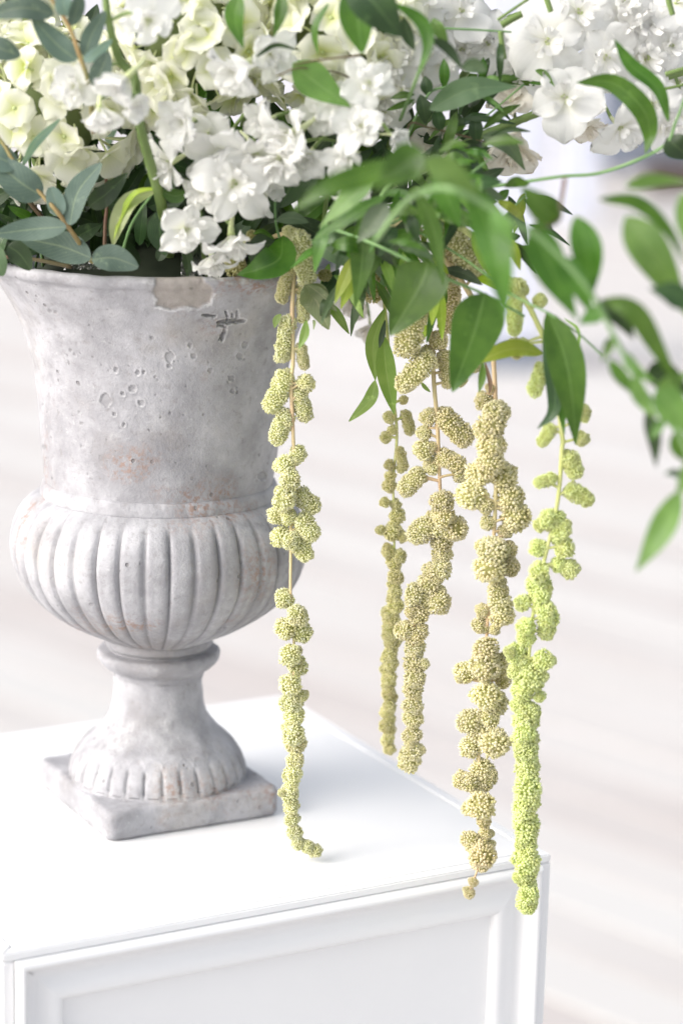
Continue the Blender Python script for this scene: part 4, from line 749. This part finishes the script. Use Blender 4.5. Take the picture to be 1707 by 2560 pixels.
for lb, x0, x1, y0, y1, Yx, cnt, mats, dirs, ws in [
    ('tangled ruscus sprig of narrow leaves spilling over the right of the rim', 820, 1180, 420, 600, -0.16, 44, (M_RUSC, M_RUSC, M_DARK, M_GREY), (-2.9, 0.6), (18, 40)),
    ('fine leafy sprig of narrow green leaves between the white stock stems', 1000, 1330, 190, 430, -0.11, 34, (M_RUSC, M_DARK, M_RUSC_PALE), (-0.9, 1.6), (10, 26)),
    ('drooping sprig of narrow leaves filling the gap beside the urn rim', 800, 1090, 540, 720, -0.10, 46, (M_RUSC, M_FRESH, M_DARK, M_GREY, M_RUSC), (-2.3, -0.7), (14, 32)),
    ('upright sprig of narrow bright leaves above the large hanging leaves', 960, 1240, 380, 560, -0.20, 26, (M_RUSC, M_RUSC_PALE, M_RUSC), (-2.6, 0.3), (14, 30)),
    ('loose ruscus sprig of dark leaves behind the blurred arching branch', 1060, 1330, 470, 700, -0.13, 24, (M_DARK, M_RUSC, M_LIME), (-2.2, -0.3), (16, 34))]:
    f = thing('leafy_sprig', lb, 'sprig', P((x0 + x1) / 2, y1, Yx)); stalk(f, [(x0 + 20, y1, 0.03), ((x0 + x1) / 2, (y0 + y1) / 2 + 20), (x1 - 20, y0 + 20)], 6, M_VINE, Yx)
    for k in range(cnt):
        t_ = xg.random(); bx = lerp(x0 + 20, x1 - 20, t_) + xg.uniform(-60, 60); by = lerp(y1, y0 + 20, t_) + xg.uniform(-70, 70); an = xg.uniform(*dirs); L = xg.uniform(55, 125)
        leaf(f, [(bx, by), (bx + math.cos(an) * L * 0.5, by - math.sin(an) * L * 0.5 - 6, -0.006), (bx + math.cos(an) * L, by - math.sin(an) * L + 8, xg.uniform(-0.02, 0.02))], xg.uniform(*ws), xg.choice(mats), Yx + xg.uniform(-0.04, 0.03), 'lance', xg.uniform(-0.7, 0.7), 0.2)
# ---- jasmine vine
j = thing('jasmine_vine', 'jasmine vine with small dark leaflets between hydrangea and stock', 'vine', P(1030, 330, -0.115)); Y = -0.13
stalk(j, [(985, 440, 0.05), (1023, 330, 0.01), (1068, 239), (1110, 218), (1183, 204), (1240, 196)], 7, M_VINE, Y); stalk(j, [(1010, 400, 0.04), (1023, 312), (1071, 319), (1151, 338), (1215, 356)], 6, M_BRN, Y, name='side_stem'); stalk(j, [(1093, 70), (1180, 74), (1278, 80)], 6, M_VINE, Y, name='side_stem')
for pts, wd in [([(1109, 220), (1109, 147)], 26), ([(1204, 200), (1208, 143)], 22), ([(1230, 198), (1298, 197)], 14), ([(1068, 240), (1061, 190)], 30), ([(1050, 236), (1064, 310)], 36), ([(1091, 273), (1104, 330)], 34), ([(1136, 278), (1147, 342)], 38), ([(1189, 290), (1192, 358)], 36), ([(1119, 366), (1060, 384)], 30), ([(1176, 369), (1184, 450)], 38), ([(1137, 388), (1130, 428)], 30), ([(1183, 415), (1096, 434)], 34), ([(1189, 450), (1260, 420)], 26), ([(1240, 500), (1271, 474)], 22), ([(1036, 236), (975, 246)], 18), ([(1036, 249), (966, 276)], 15), ([(1150, 297), (1288, 310)], 16), ([(1290, 560), (1230, 590)], 20), ([(1260, 600), (1300, 590)], 22), ([(1262, 640), (1350, 622)], 24)]:
    leaf(j, pts, wd, M_DARK if rnd.random() < 0.55 else M_RUSC, Y, 'lance', rnd.uniform(-0.3, 0.3), 0.15, name='leaflet')
leaf(j, [(1073, 274), (1170, 228), (1292, 216)], 66, M_GREY, Y - 0.01, 'ruscus', 0.15); leaf(j, [(1205, 340), (1265, 360), (1312, 426)], 44, M_GREY, Y - 0.01, 'ruscus', 0.15)
#@@AMARANTH
# ------------------------------------------------------------------ hanging amaranth
def cluster_mesh(seed, L):                               # capsule of little buds, radius about 1, from 0 to L along z
    r_ = random.Random(seed); ico = bmesh.new(); bmesh.ops.create_icosphere(ico, subdivisions=1, radius=1); iv = [v.co.copy() for v in ico.verts]; ifc = [tuple(v.index for v in f.verts) for f in ico.faces]; ico.free()
    vs_, fs, tone, vv = [], [], [], []
    ring = 16; rows = 12                                 # core
    for i in range(rows + 1):
        s = i / rows; zz = -0.8 + s * (L + 1.6); e = 0.8 if zz < 0 else 0.8
        rr = math.sqrt(max(0.0, e * e - (zz if zz < 0 else max(0, zz - L)) ** 2)) if (zz < 0 or zz > L) else e
        for k in range(ring): a = 2 * math.pi * k / ring; vs_.append(Vector((rr * math.cos(a), rr * math.sin(a), zz))); tone.append(0.0); vv.append(0.0)
    for i in range(rows):
        for k in range(ring): fs.append((i * ring + k, i * ring + (k + 1) % ring, (i + 1) * ring + (k + 1) % ring, (i + 1) * ring + k))
    tot = 2 + L; kept = []; tries = 0
    while tries < int(1900 + 1000 * L):
        tries += 1; h = r_.uniform(0, tot); a = r_.uniform(0, 2 * math.pi)
        if h < 1: c = h - 1; d = Vector((math.sqrt(1 - c * c) * math.cos(a), math.sqrt(1 - c * c) * math.sin(a), c)); o = Vector((0, 0, 0))
        elif h > 1 + L: c = min(1, h - 1 - L); d = Vector((math.sqrt(max(0, 1 - c * c)) * math.cos(a), math.sqrt(max(0, 1 - c * c)) * math.sin(a), c)); o = Vector((0, 0, L))
        else: d = Vector((math.cos(a), math.sin(a), 0)); o = Vector((0, 0, h - 1))
        q0 = o + d
        if any((q0 - k_).length_squared < 0.0390 for k_ in kept): continue
        kept.append(q0)
        p0 = o + d; lump = 0.27 * noise.noise(p0 * 1.35 + Vector((seed * 3.7, 0, 0))) + 0.08 * noise.noise(p0 * 2.6 + Vector((seed, 5, 0))); pos = o + d * (0.90 + lump + r_.uniform(-0.05, 0.05))
        br = 0.118 * r_.uniform(0.75, 1.25); tn = min(1, max(0, r_.gauss(0.5, 0.24))); b0 = len(vs_); q = Matrix.Rotation(r_.uniform(0, 3), 3, d)
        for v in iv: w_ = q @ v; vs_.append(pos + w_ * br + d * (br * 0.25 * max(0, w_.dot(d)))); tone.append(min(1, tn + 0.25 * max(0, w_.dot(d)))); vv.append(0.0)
        fs += [tuple(b0 + k for k in f) for f in ifc]
        for _ in range(3):                               # papery bract tips: the fuzz
            t_ = (d + Vector((r_.uniform(-1, 1), r_.uniform(-1, 1), r_.uniform(-1, 1))) * 0.8).normalized(); sd = t_.orthogonal().normalized() * 0.021; b0 = len(vs_); bp_ = pos + t_ * br * 0.8
            vs_ += [bp_ + sd, bp_ - sd, bp_ + t_ * r_.uniform(0.08, 0.20)]; tone += [0.8, 0.8, 1.0]; vv += [0.3, 0.3, 0.9]; fs.append((b0, b0 + 1, b0 + 2))
    return mesh(vs_, fs, M_BUD, True, {'tone': tone, 'v': vv}, name='cluster')
CL = {0.0: [cluster_mesh(s, 0.0) for s in range(5)], 0.6: [cluster_mesh(s + 10, 0.6) for s in range(3)], 1.3: [cluster_mesh(s + 20, 1.3) for s in range(3)], 2.2: [cluster_mesh(s + 30, 2.2) for s in range(2)], 3.4: [cluster_mesh(s + 40, 3.4) for s in range(2)]}
def mixcol(a, b, t): return tuple(lerp(x, y, t) for x, y in zip(a, b))
def amaranth(label, stem, Yf, wpx, clusters, col, smat, lower=1e9, leaves=(), cover=True):
    yf = Yf if callable(Yf) else (lambda y, Y=Yf: Y)
    b = P(stem[0][0], stem[0][1], yf(stem[0][1]) + (stem[0][2] if len(stem[0]) > 2 else 0)); th = thing('hanging_amaranth', label, 'flower', b, 'hanging amaranth tassels')
    P3 = [P(p[0], p[1], yf(p[1]) + (p[2] if len(p) > 2 else 0.0)) for p in stem]; k = mpp(b) / 2; apath = spline(P3, 8); part('stem', tube(apath, wpx * k, wpx * 0.3 * k, smat), th)
    clusters = list(clusters)
    for c in list(clusters):                               # small satellite clusters, so that no bloom sits alone on the stem
        n_ = [q for q in c if not isinstance(q, str)]; xx, yy = n_[0], n_[1]; rr = n_[4] if len(n_) > 4 else n_[2]
        if yy > 700 and rr > 15 and rnd.random() < 0.55:
            an = rnd.uniform(0, 6.28); clusters.append((xx + math.cos(an) * rr * 0.75, yy + math.sin(an) * rr * 0.75, rr * rnd.uniform(0.38, 0.62), rnd.uniform(0, 0.25)))
    for c in clusters:
        front = c[-1] == 'f'; c = c[:-1] if front else c
        x0, y0, x1, y1, r, br = {3: lambda: (c[0], c[1], c[0], c[1], c[2], 0.0), 4: lambda: (c[0], c[1], c[0], c[1], c[2], c[3]), 5: lambda: (*c, 0.0), 6: lambda: c}[len(c)]()
        dY = rnd.uniform(-0.35, 0.6) if y0 > lower else rnd.uniform(0.15, 0.6)
        if front: dY = -1.0
        p0 = P(x0, y0, yf(y0)); p1 = P(x1, y1, yf(y1)); m_ = r * 1.0 * mpp(p0); d = p1 - p0; L = d.length / m_
        if L < 0.2: d = Vector((rnd.uniform(-0.6, 0.6), rnd.uniform(-0.6, 0.6), -1)); L = 0
        near = min(apath, key=lambda q_: (q_ - p0 + Vector((0, 0, 0.35 * m_))).length)
        if (near - p0).length > m_ * 0.9: part('pedicel', tube(spline([near, (near + p0) / 2 + Vector((0, 0, 0.15 * m_)), p0 + Vector((0, dY * m_, 0))], 4), 0.0011, 0.0009, smat, 6), th)
        key = min(CL, key=lambda q: abs(q - L)); q = d.normalized().to_track_quat('Z', 'Y').to_matrix().to_4x4(); zs = m_ * (1.0 if key == 0 else max(0.85, min(1.25, (L + 2) / (key + 2))))
        if key == 0: q = Matrix.Rotation(rnd.uniform(0, 6.28), 4, 'Z') @ Matrix.Rotation(rnd.uniform(0, 3.14), 4, 'X')
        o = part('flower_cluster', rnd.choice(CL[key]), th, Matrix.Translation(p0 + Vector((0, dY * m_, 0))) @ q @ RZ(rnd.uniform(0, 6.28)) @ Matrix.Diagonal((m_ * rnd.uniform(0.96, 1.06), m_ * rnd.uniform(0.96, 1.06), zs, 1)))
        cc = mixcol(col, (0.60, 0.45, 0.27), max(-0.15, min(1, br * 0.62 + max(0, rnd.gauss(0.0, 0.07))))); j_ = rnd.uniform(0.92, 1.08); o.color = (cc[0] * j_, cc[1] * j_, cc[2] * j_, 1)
    for pts, wd, m_, sh, rl, Yl in leaves: leaf(th, pts, wd, m_, Yl, sh, rl, 0.2)
    return th
C_PALE, C_TAN, C_LIME, C_OLIVE = (0.86, 0.87, 0.56), (0.85, 0.82, 0.54), (0.80, 0.88, 0.42), (0.81, 0.79, 0.45)
tipY = PZ(789, 2127, 0.008).y
def y1f(y): return interp([(580, -0.118), (700, -0.118), (1500, -0.125), (2127, tipY)], y)
def run(x, y0, y1, r0, r1, step=0.95, jx=6):              # a tail of small overlapping clusters
    out, y = [], y0
    while y < y1:
        t_ = (y - y0) / (y1 - y0); r = lerp(r0, r1, t_) * rnd.uniform(0.9, 1.12); out.append((x(y) + rnd.uniform(-jx, jx), y, r * (1.25 if rnd.random() < 0.18 else 1.0))); y += r * step
    return out
amaranth('pale green tassel hanging before the urn, its curled tip resting on the plinth', [(600, 640, 0.08), (690, 590, 0.02), (733, 600), (735, 680), (731, 780), (733, 900), (728, 960), (733, 1080), (735, 1170), (728, 1300), (727, 1400), (727, 1490), (735, 1600), (733, 1800), (728, 2000), (740, 2100), (789, 2127)], y1f, 13, [
    (721, 578, 743, 588, 14), (753, 598, 766, 688, 25, 'f'), (727, 665, 702, 752, 18, 0.35), (756, 723, 758, 800, 16, 0.1), (720, 810, 704, 892, 21), (753, 874, 760, 912, 15, 0.3), (766, 958, 23, 0.2), (712, 945, 684, 1010, 25), (747, 988, 761, 1036, 22), (712, 1046, 695, 1090, 24),
    (745, 1136, 22), (711, 1161, 24), (725, 1194, 26, 'f'), (712, 1243, 30, 'f'), (756, 1242, 777, 1264, 25), (710, 1291, 690, 1291, 25), (722, 1291, 20), (758, 1304, 777, 1328, 25), (702, 1345, 26), (728, 1348, 22, 'f'), (753, 1368, 762, 1386, 24),
    (710, 1498, 25), (745, 1530, 28, 'f'), (713, 1572, 27), (752, 1582, 28), (725, 1630, 28, 'f'), (743, 1668, 26), (728, 1704, 28, 'f'), (756, 1737, 16), (728, 1755, 29), (735, 1790, 24), (735, 1829, 28, 'f'), (738, 1862, 28), (738, 1897, 22, 0.15), (733, 1930, 24), (728, 1960, 21), (722, 1989, 25), (728, 2020, 21), (730, 2050, 21), (735, 2081, 20), (746, 2107, 18), (770, 2114, 18), (787, 2126, 18, 0.1)], C_PALE, M_TAN, 1150,
    [([(764, 712, -0.01), (790, 750), (822, 824)], 74, M_WILT, 'ovate', 0.2, -0.125), ([(768, 712, -0.01), (800, 735), (842, 778)], 34, M_WILT, 'lance', 0.5, -0.128), ([(766, 800), (762, 835), (747, 872)], 22, M_FRESH, 'lance', 0.3, -0.13), ([(703, 785), (692, 800), (686, 820)], 18, M_FRESH, 'lance', 0.4, -0.12), ([(782, 800), (786, 806), (784, 824)], 7, M_WILT, 'lance', 0.4, -0.12)])
amaranth('thin olive tassel, farthest back of the hanging row', [(830, 620, 0.06), (900, 620, 0.02), (950, 700), (965, 800), (978, 960), (992, 1080), (983, 1200), (985, 1300), (985, 1500), (976, 1650), (970, 1800), (969, 1885)], -0.055, 11, [
    (979, 615, 1020, 638, 26, 0.15, 'f'), (998, 665, 990, 710, 24, 0.2), (942, 655, 934, 730, 29, 0.45), (1008, 1000, 12, 0.3), (973, 1044, 16), (1015, 1041, 1024, 1076, 15, 0.1), (980, 1076, 14), (964, 1095, 15), (999, 1130, 1008, 1164, 14, 0.2), (973, 1162, 14, 0.2), (975, 1190, 15), (1003, 1170, 13), (973, 1214, 17, 0.2), (961, 1255, 14), (989, 1262, 14), (992, 1290, 20), (951, 1325, 13), (980, 1329, 24), (1005, 1341, 16, 0.2), (970, 1380, 18), (999, 1389, 18), (986, 1408, 20, 0.1), (988, 1440, 20, 0.15)] + run(lambda y: interp([(1460, 988), (1560, 978), (1680, 971), (1880, 969)], y), 1462, 1880, 19, 16), C_OLIVE, M_AGRN, 1000,
    [([(962, 770), (932, 860), (938, 952)], 36, M_FRESH, 'lance', 0.1, -0.075), ([(958, 836), (965, 930), (985, 1036)], 48, M_FRESH, 'lance', 0.0, -0.08), ([(938, 950), (925, 1000), (872, 1054)], 34, M_FRESH, 'lance', 0.4, -0.08), ([(963, 800), (955, 840), (948, 870)], 14, M_DARK, 'lance', 0.2, -0.085)])
amaranth('sandy green tassel with a side-curling bloom, ending above the plinth edge', [(850, 640, 0.05), (934, 590, 0.02), (1030, 556), (1068, 640), (1072, 780), (1080, 891), (1085, 971), (1091, 1038), (1096, 1130), (1099, 1214), (1106, 1300), (1100, 1400), (1059, 1469), (1035, 1565), (1034, 1760), (1025, 1905)], -0.105, 15, [
    (1030, 790, 1018, 850, 35, 'f'), (1056, 770, 20, 0.2), (1123, 722, 1123, 808, 27, 0.5), (1096, 853, 24, 0.25), (1110, 891, 1120, 952, 20, 0.15), (1150, 950, 18, 0.3), (1062, 900, 1010, 956, 28, 'f'), (1187, 917, 16, 0.3), (1070, 1044, 23, 0.15), (1059, 1085, 19), (1059, 1127, 27, -0.05), (1112, 1046, 1158, 1092, 29, 0.2), (1110, 1146, 1146, 1162, 23, 0.3), (1150, 1188, 21, 0.1), (1042, 1193, 1017, 1221, 25), (1080, 1168, 22), (1104, 1246, 29, 0.3, 'f'), (1107, 1284, 29, 0.25, 'f'), (1134, 1319, 33, 0.2), (1069, 1311, 1042, 1336, 27), (1102, 1316, 28), (1104, 1358, 27, 0.25), (1107, 1388, 24, 0.1), (1101, 1421, 27), (1079, 1433, 26, 0.1), (1072, 1462, 29, 0.1), (1036, 1487, 27), (1060, 1496, 27), (1096, 1504, 31, 0.1), (1044, 1535, 27, 0.25), (1010, 1580, 26, 0.15), (1040, 1588, 27, 0.15), (1037, 1625, 26), (1037, 1664, 30, 0.2), (1037, 1694, 27), (1031, 1728, 25, 0.1), (1031, 1764, 25), (1031, 1800, 25), (1031, 1842, 25, 0.15), (1031, 1880, 27), (1022, 1907, 29)], C_TAN, M_TAN, 1220,
    [([(1052, 955), (1062, 968), (1075, 980)], 9, M_FRESH, 'lance', 0.4, -0.11), ([(1062, 800), (1055, 830), (1048, 860)], 28, M_LIME, 'lance', 0.3, -0.09)])
amaranth('thick sandy tassel hanging just past the plinth front edge, with a wispy tip', [(900, 640, 0.08), (980, 602, 0.03), (1050, 612, 0.01), (1103, 640), (1180, 745), (1226, 850), (1234, 917), (1238, 1013), (1240, 1150), (1238, 1246), (1235, 1316), (1226, 1450), (1217, 1565), (1208, 1750), (1197, 1884), (1204, 2000), (1203, 2130), (1170, 2240)], lambda y: interp([(600, -0.12), (1200, -0.15), (2250, -0.160)], y), 16, [
    (1103, 535, 24, 0.3), (1122, 562, 1178, 660, 31, -0.1, 'f'), (1114, 610, 1140, 650, 22, 0.75), (1190, 690, 20, 0.6), (1120, 700, 20, 0.5), (1225, 971, 14, 0.8), (1208, 1004, 23, 0.3), (1237, 1028, 34, 0.1, 'f'), (1254, 1038, 20), (1225, 1060, 37, 0.12, 'f'), (1226, 1108, 36, 0.2, 'f'), (1220, 1153, 36, 0.15, 'f'), (1198, 1184, 33, 0.1), (1179, 1238, 37, -0.05), (1213, 1265, 22, 0.1), (1260, 1193, 35, 0.05), (1275, 1248, 39, 0.1), (1288, 1296, 37, 0.15), (1219, 1309, 20), (1260, 1329, 18, 0.3), (1228, 1369, 37, 0.1, 'f'), (1219, 1410, 39, 0.15, 'f'), (1267, 1382, 25, 0.3), (1272, 1414, 26, 0.45), (1244, 1474, 26, 0.1), (1248, 1510, 31), (1254, 1538, 31), (1206, 1526, 18, 0.3), (1198, 1566, 20, 0.2), (1235, 1574, 14), (1213, 1616, 32, 0.3, 'f'), (1210, 1657, 37, 0.25, 'f'), (1246, 1664, 29, 0.2), (1164, 1683, 29, 0.0), (1256, 1702, 20, 0.3), (1213, 1728, 37, -0.05, 'f'), (1238, 1763, 33), (1176, 1804, 35, 0.1), (1222, 1792, 26), (1234, 1845, 37, 0.05, 'f'), (1176, 1870, 28), (1200, 1830, 30, 0.05), (1206, 1930, 30, 0.15), (1214, 1950, 30, 0.15), (1154, 1954, 23, 0.15), (1176, 1957, 26, 0.15), (1200, 2002, 35, 0.25, 'f'), (1176, 2024, 22, 0.2), (1209, 2056, 18, 0.3), (1212, 2085, 18, 0.4), (1176, 2101, 26, 0.25), (1203, 2123, 33, 0.3, 'f'), (1203, 2158, 27, 0.45), (1182, 2204, 13, 0.5), (1171, 2233, 16, 0.3)], C_TAN, M_TAN, 1360,
    [([(1212, 905), (1225, 960), (1222, 985)], 10, M_BRN, 'lance', 0.3, -0.15)])
amaranth('bright lime green tassel hanging clear of the plinth corner', [(960, 560, 0.10), (1050, 530, 0.05), (1135, 560, 0.02), (1205, 615, 0.01), (1290, 720), (1337, 796), (1375, 900), (1404, 1085), (1404, 1123), (1393, 1254), (1367, 1371), (1340, 1480), (1325, 1600), (1312, 1800), (1311, 1950), (1312, 2100), (1320, 2275)], lambda y: interp([(500, -0.17), (900, -0.19), (2290, -0.195)], y), 17, [
    (1291, 723, 27, 0.1), (1288, 760, 1285, 825, 18), (1291, 872, 26, 0.6), (1349, 752, 18, 0.2), (1352, 930, 1336, 976, 20), (1457, 1032, 20, 0.25), (1454, 1099, 19, 0.3), (1376, 1075, 1357, 1103, 17), (1413, 863, 14, 0.3), (1420, 900, 1430, 960, 14, 0.1), (1424, 1148, 1438, 1179, 23, 0.12), (1375, 1198, 1347, 1207, 17), (1428, 1228, 1463, 1247, 22, 0.1), (1368, 1298, 26), (1388, 1304, 29), (1402, 1327, 25, 0.1), (1348, 1312, 18), (1344, 1374, 24), (1411, 1371, 26), (1396, 1345, 22), (1424, 1426, 25, 0.08), (1396, 1414, 20), (1346, 1429, 27), (1346, 1464, 31), (1350, 1490, 28), (1306, 1510, 22), (1365, 1526, 26), (1369, 1549, 26), (1366, 1580, 23), (1312, 1565, 25), (1315, 1596, 24), (1291, 1637, 27), (1357, 1651, 27), (1292, 1680, 24), (1326, 1696, 35), (1315, 1668, 25), (1306, 1721, 29), (1348, 1740, 16), (1291, 1766, 18), (1318, 1779, 29)] + run(lambda y: interp([(1800, 1315), (1900, 1313), (2080, 1311), (2180, 1316), (2280, 1321)], y), 1804, 2280, 30, 24, 0.85), C_LIME, M_AGRN, 1280,
    [([(1410, 796), (1445, 830), (1440, 910)], 6, M_FRESH, 'lance', 0.4, -0.19)])
amaranth('small dull green amaranth tip in the shade just inside the rim', [(560, 640, 0.05), (580, 640, 0.0), (586, 680, 0.0)], -0.11, 8, [(585, 648, 590, 672, 26, 0.35), (628, 590, 14, 0.2), (812, 690, 16, 0.3)], (0.40, 0.42, 0.18), M_AGRN)
# ---- crumpled cellophane liner peeping over the rim
def film_mat():
    m, t, out = newmat('cellophane'); tp = N(t, 'ShaderNodeBsdfTransparent'); gl = N(t, 'ShaderNodeBsdfGlossy', Roughness=0.22); fr = N(t, 'ShaderNodeFresnel', IOR=1.5)
    f = math_(t, 'ADD', math_(t, 'MULTIPLY', fr.outputs[0], 0.45), 0.02); mx = N(t, 'ShaderNodeMixShader'); t.links.new(f, mx.inputs[0]); t.links.new(tp.outputs[0], mx.inputs[1]); t.links.new(gl.outputs[0], mx.inputs[2]); t.links.new(mx.outputs[0], out.inputs[0]); return m
M_FILM = film_mat()
def film(x0, x1, y0, y1, Y, label, seed):
    r_ = random.Random(seed); n, k = 22, 10; vs_, fs = [], []
    for i in range(n + 1):
        for q in range(k + 1):
            p = P(lerp(x0, x1, i / n), lerp(y1, y0 + 10 * math.sin(i * 1.7 + seed) * (q / k), q / k), Y); vs_.append(p + Vector((0, 0.006 * noise.noise(Vector((i * 0.45, q * 0.4, seed))) + 0.004 * abs(noise.noise(Vector((i * 0.9, q * 0.8, seed + 5)))), 0)))
    for i in range(n):
        for q in range(k): a = i * (k + 1) + q; fs.append((a, a + 1, a + k + 2, a + k + 1))
    solo('cellophane_liner', mesh(vs_, fs, M_FILM, False), label, 'cellophane')
film(160, 256, 640, 674, -0.112, 'crumpled clear cellophane peeping over the rim below the eucalyptus', 1)
film(452, 506, 636, 692, -0.112, 'clear cellophane liner behind the lowest delphinium bloom', 2)
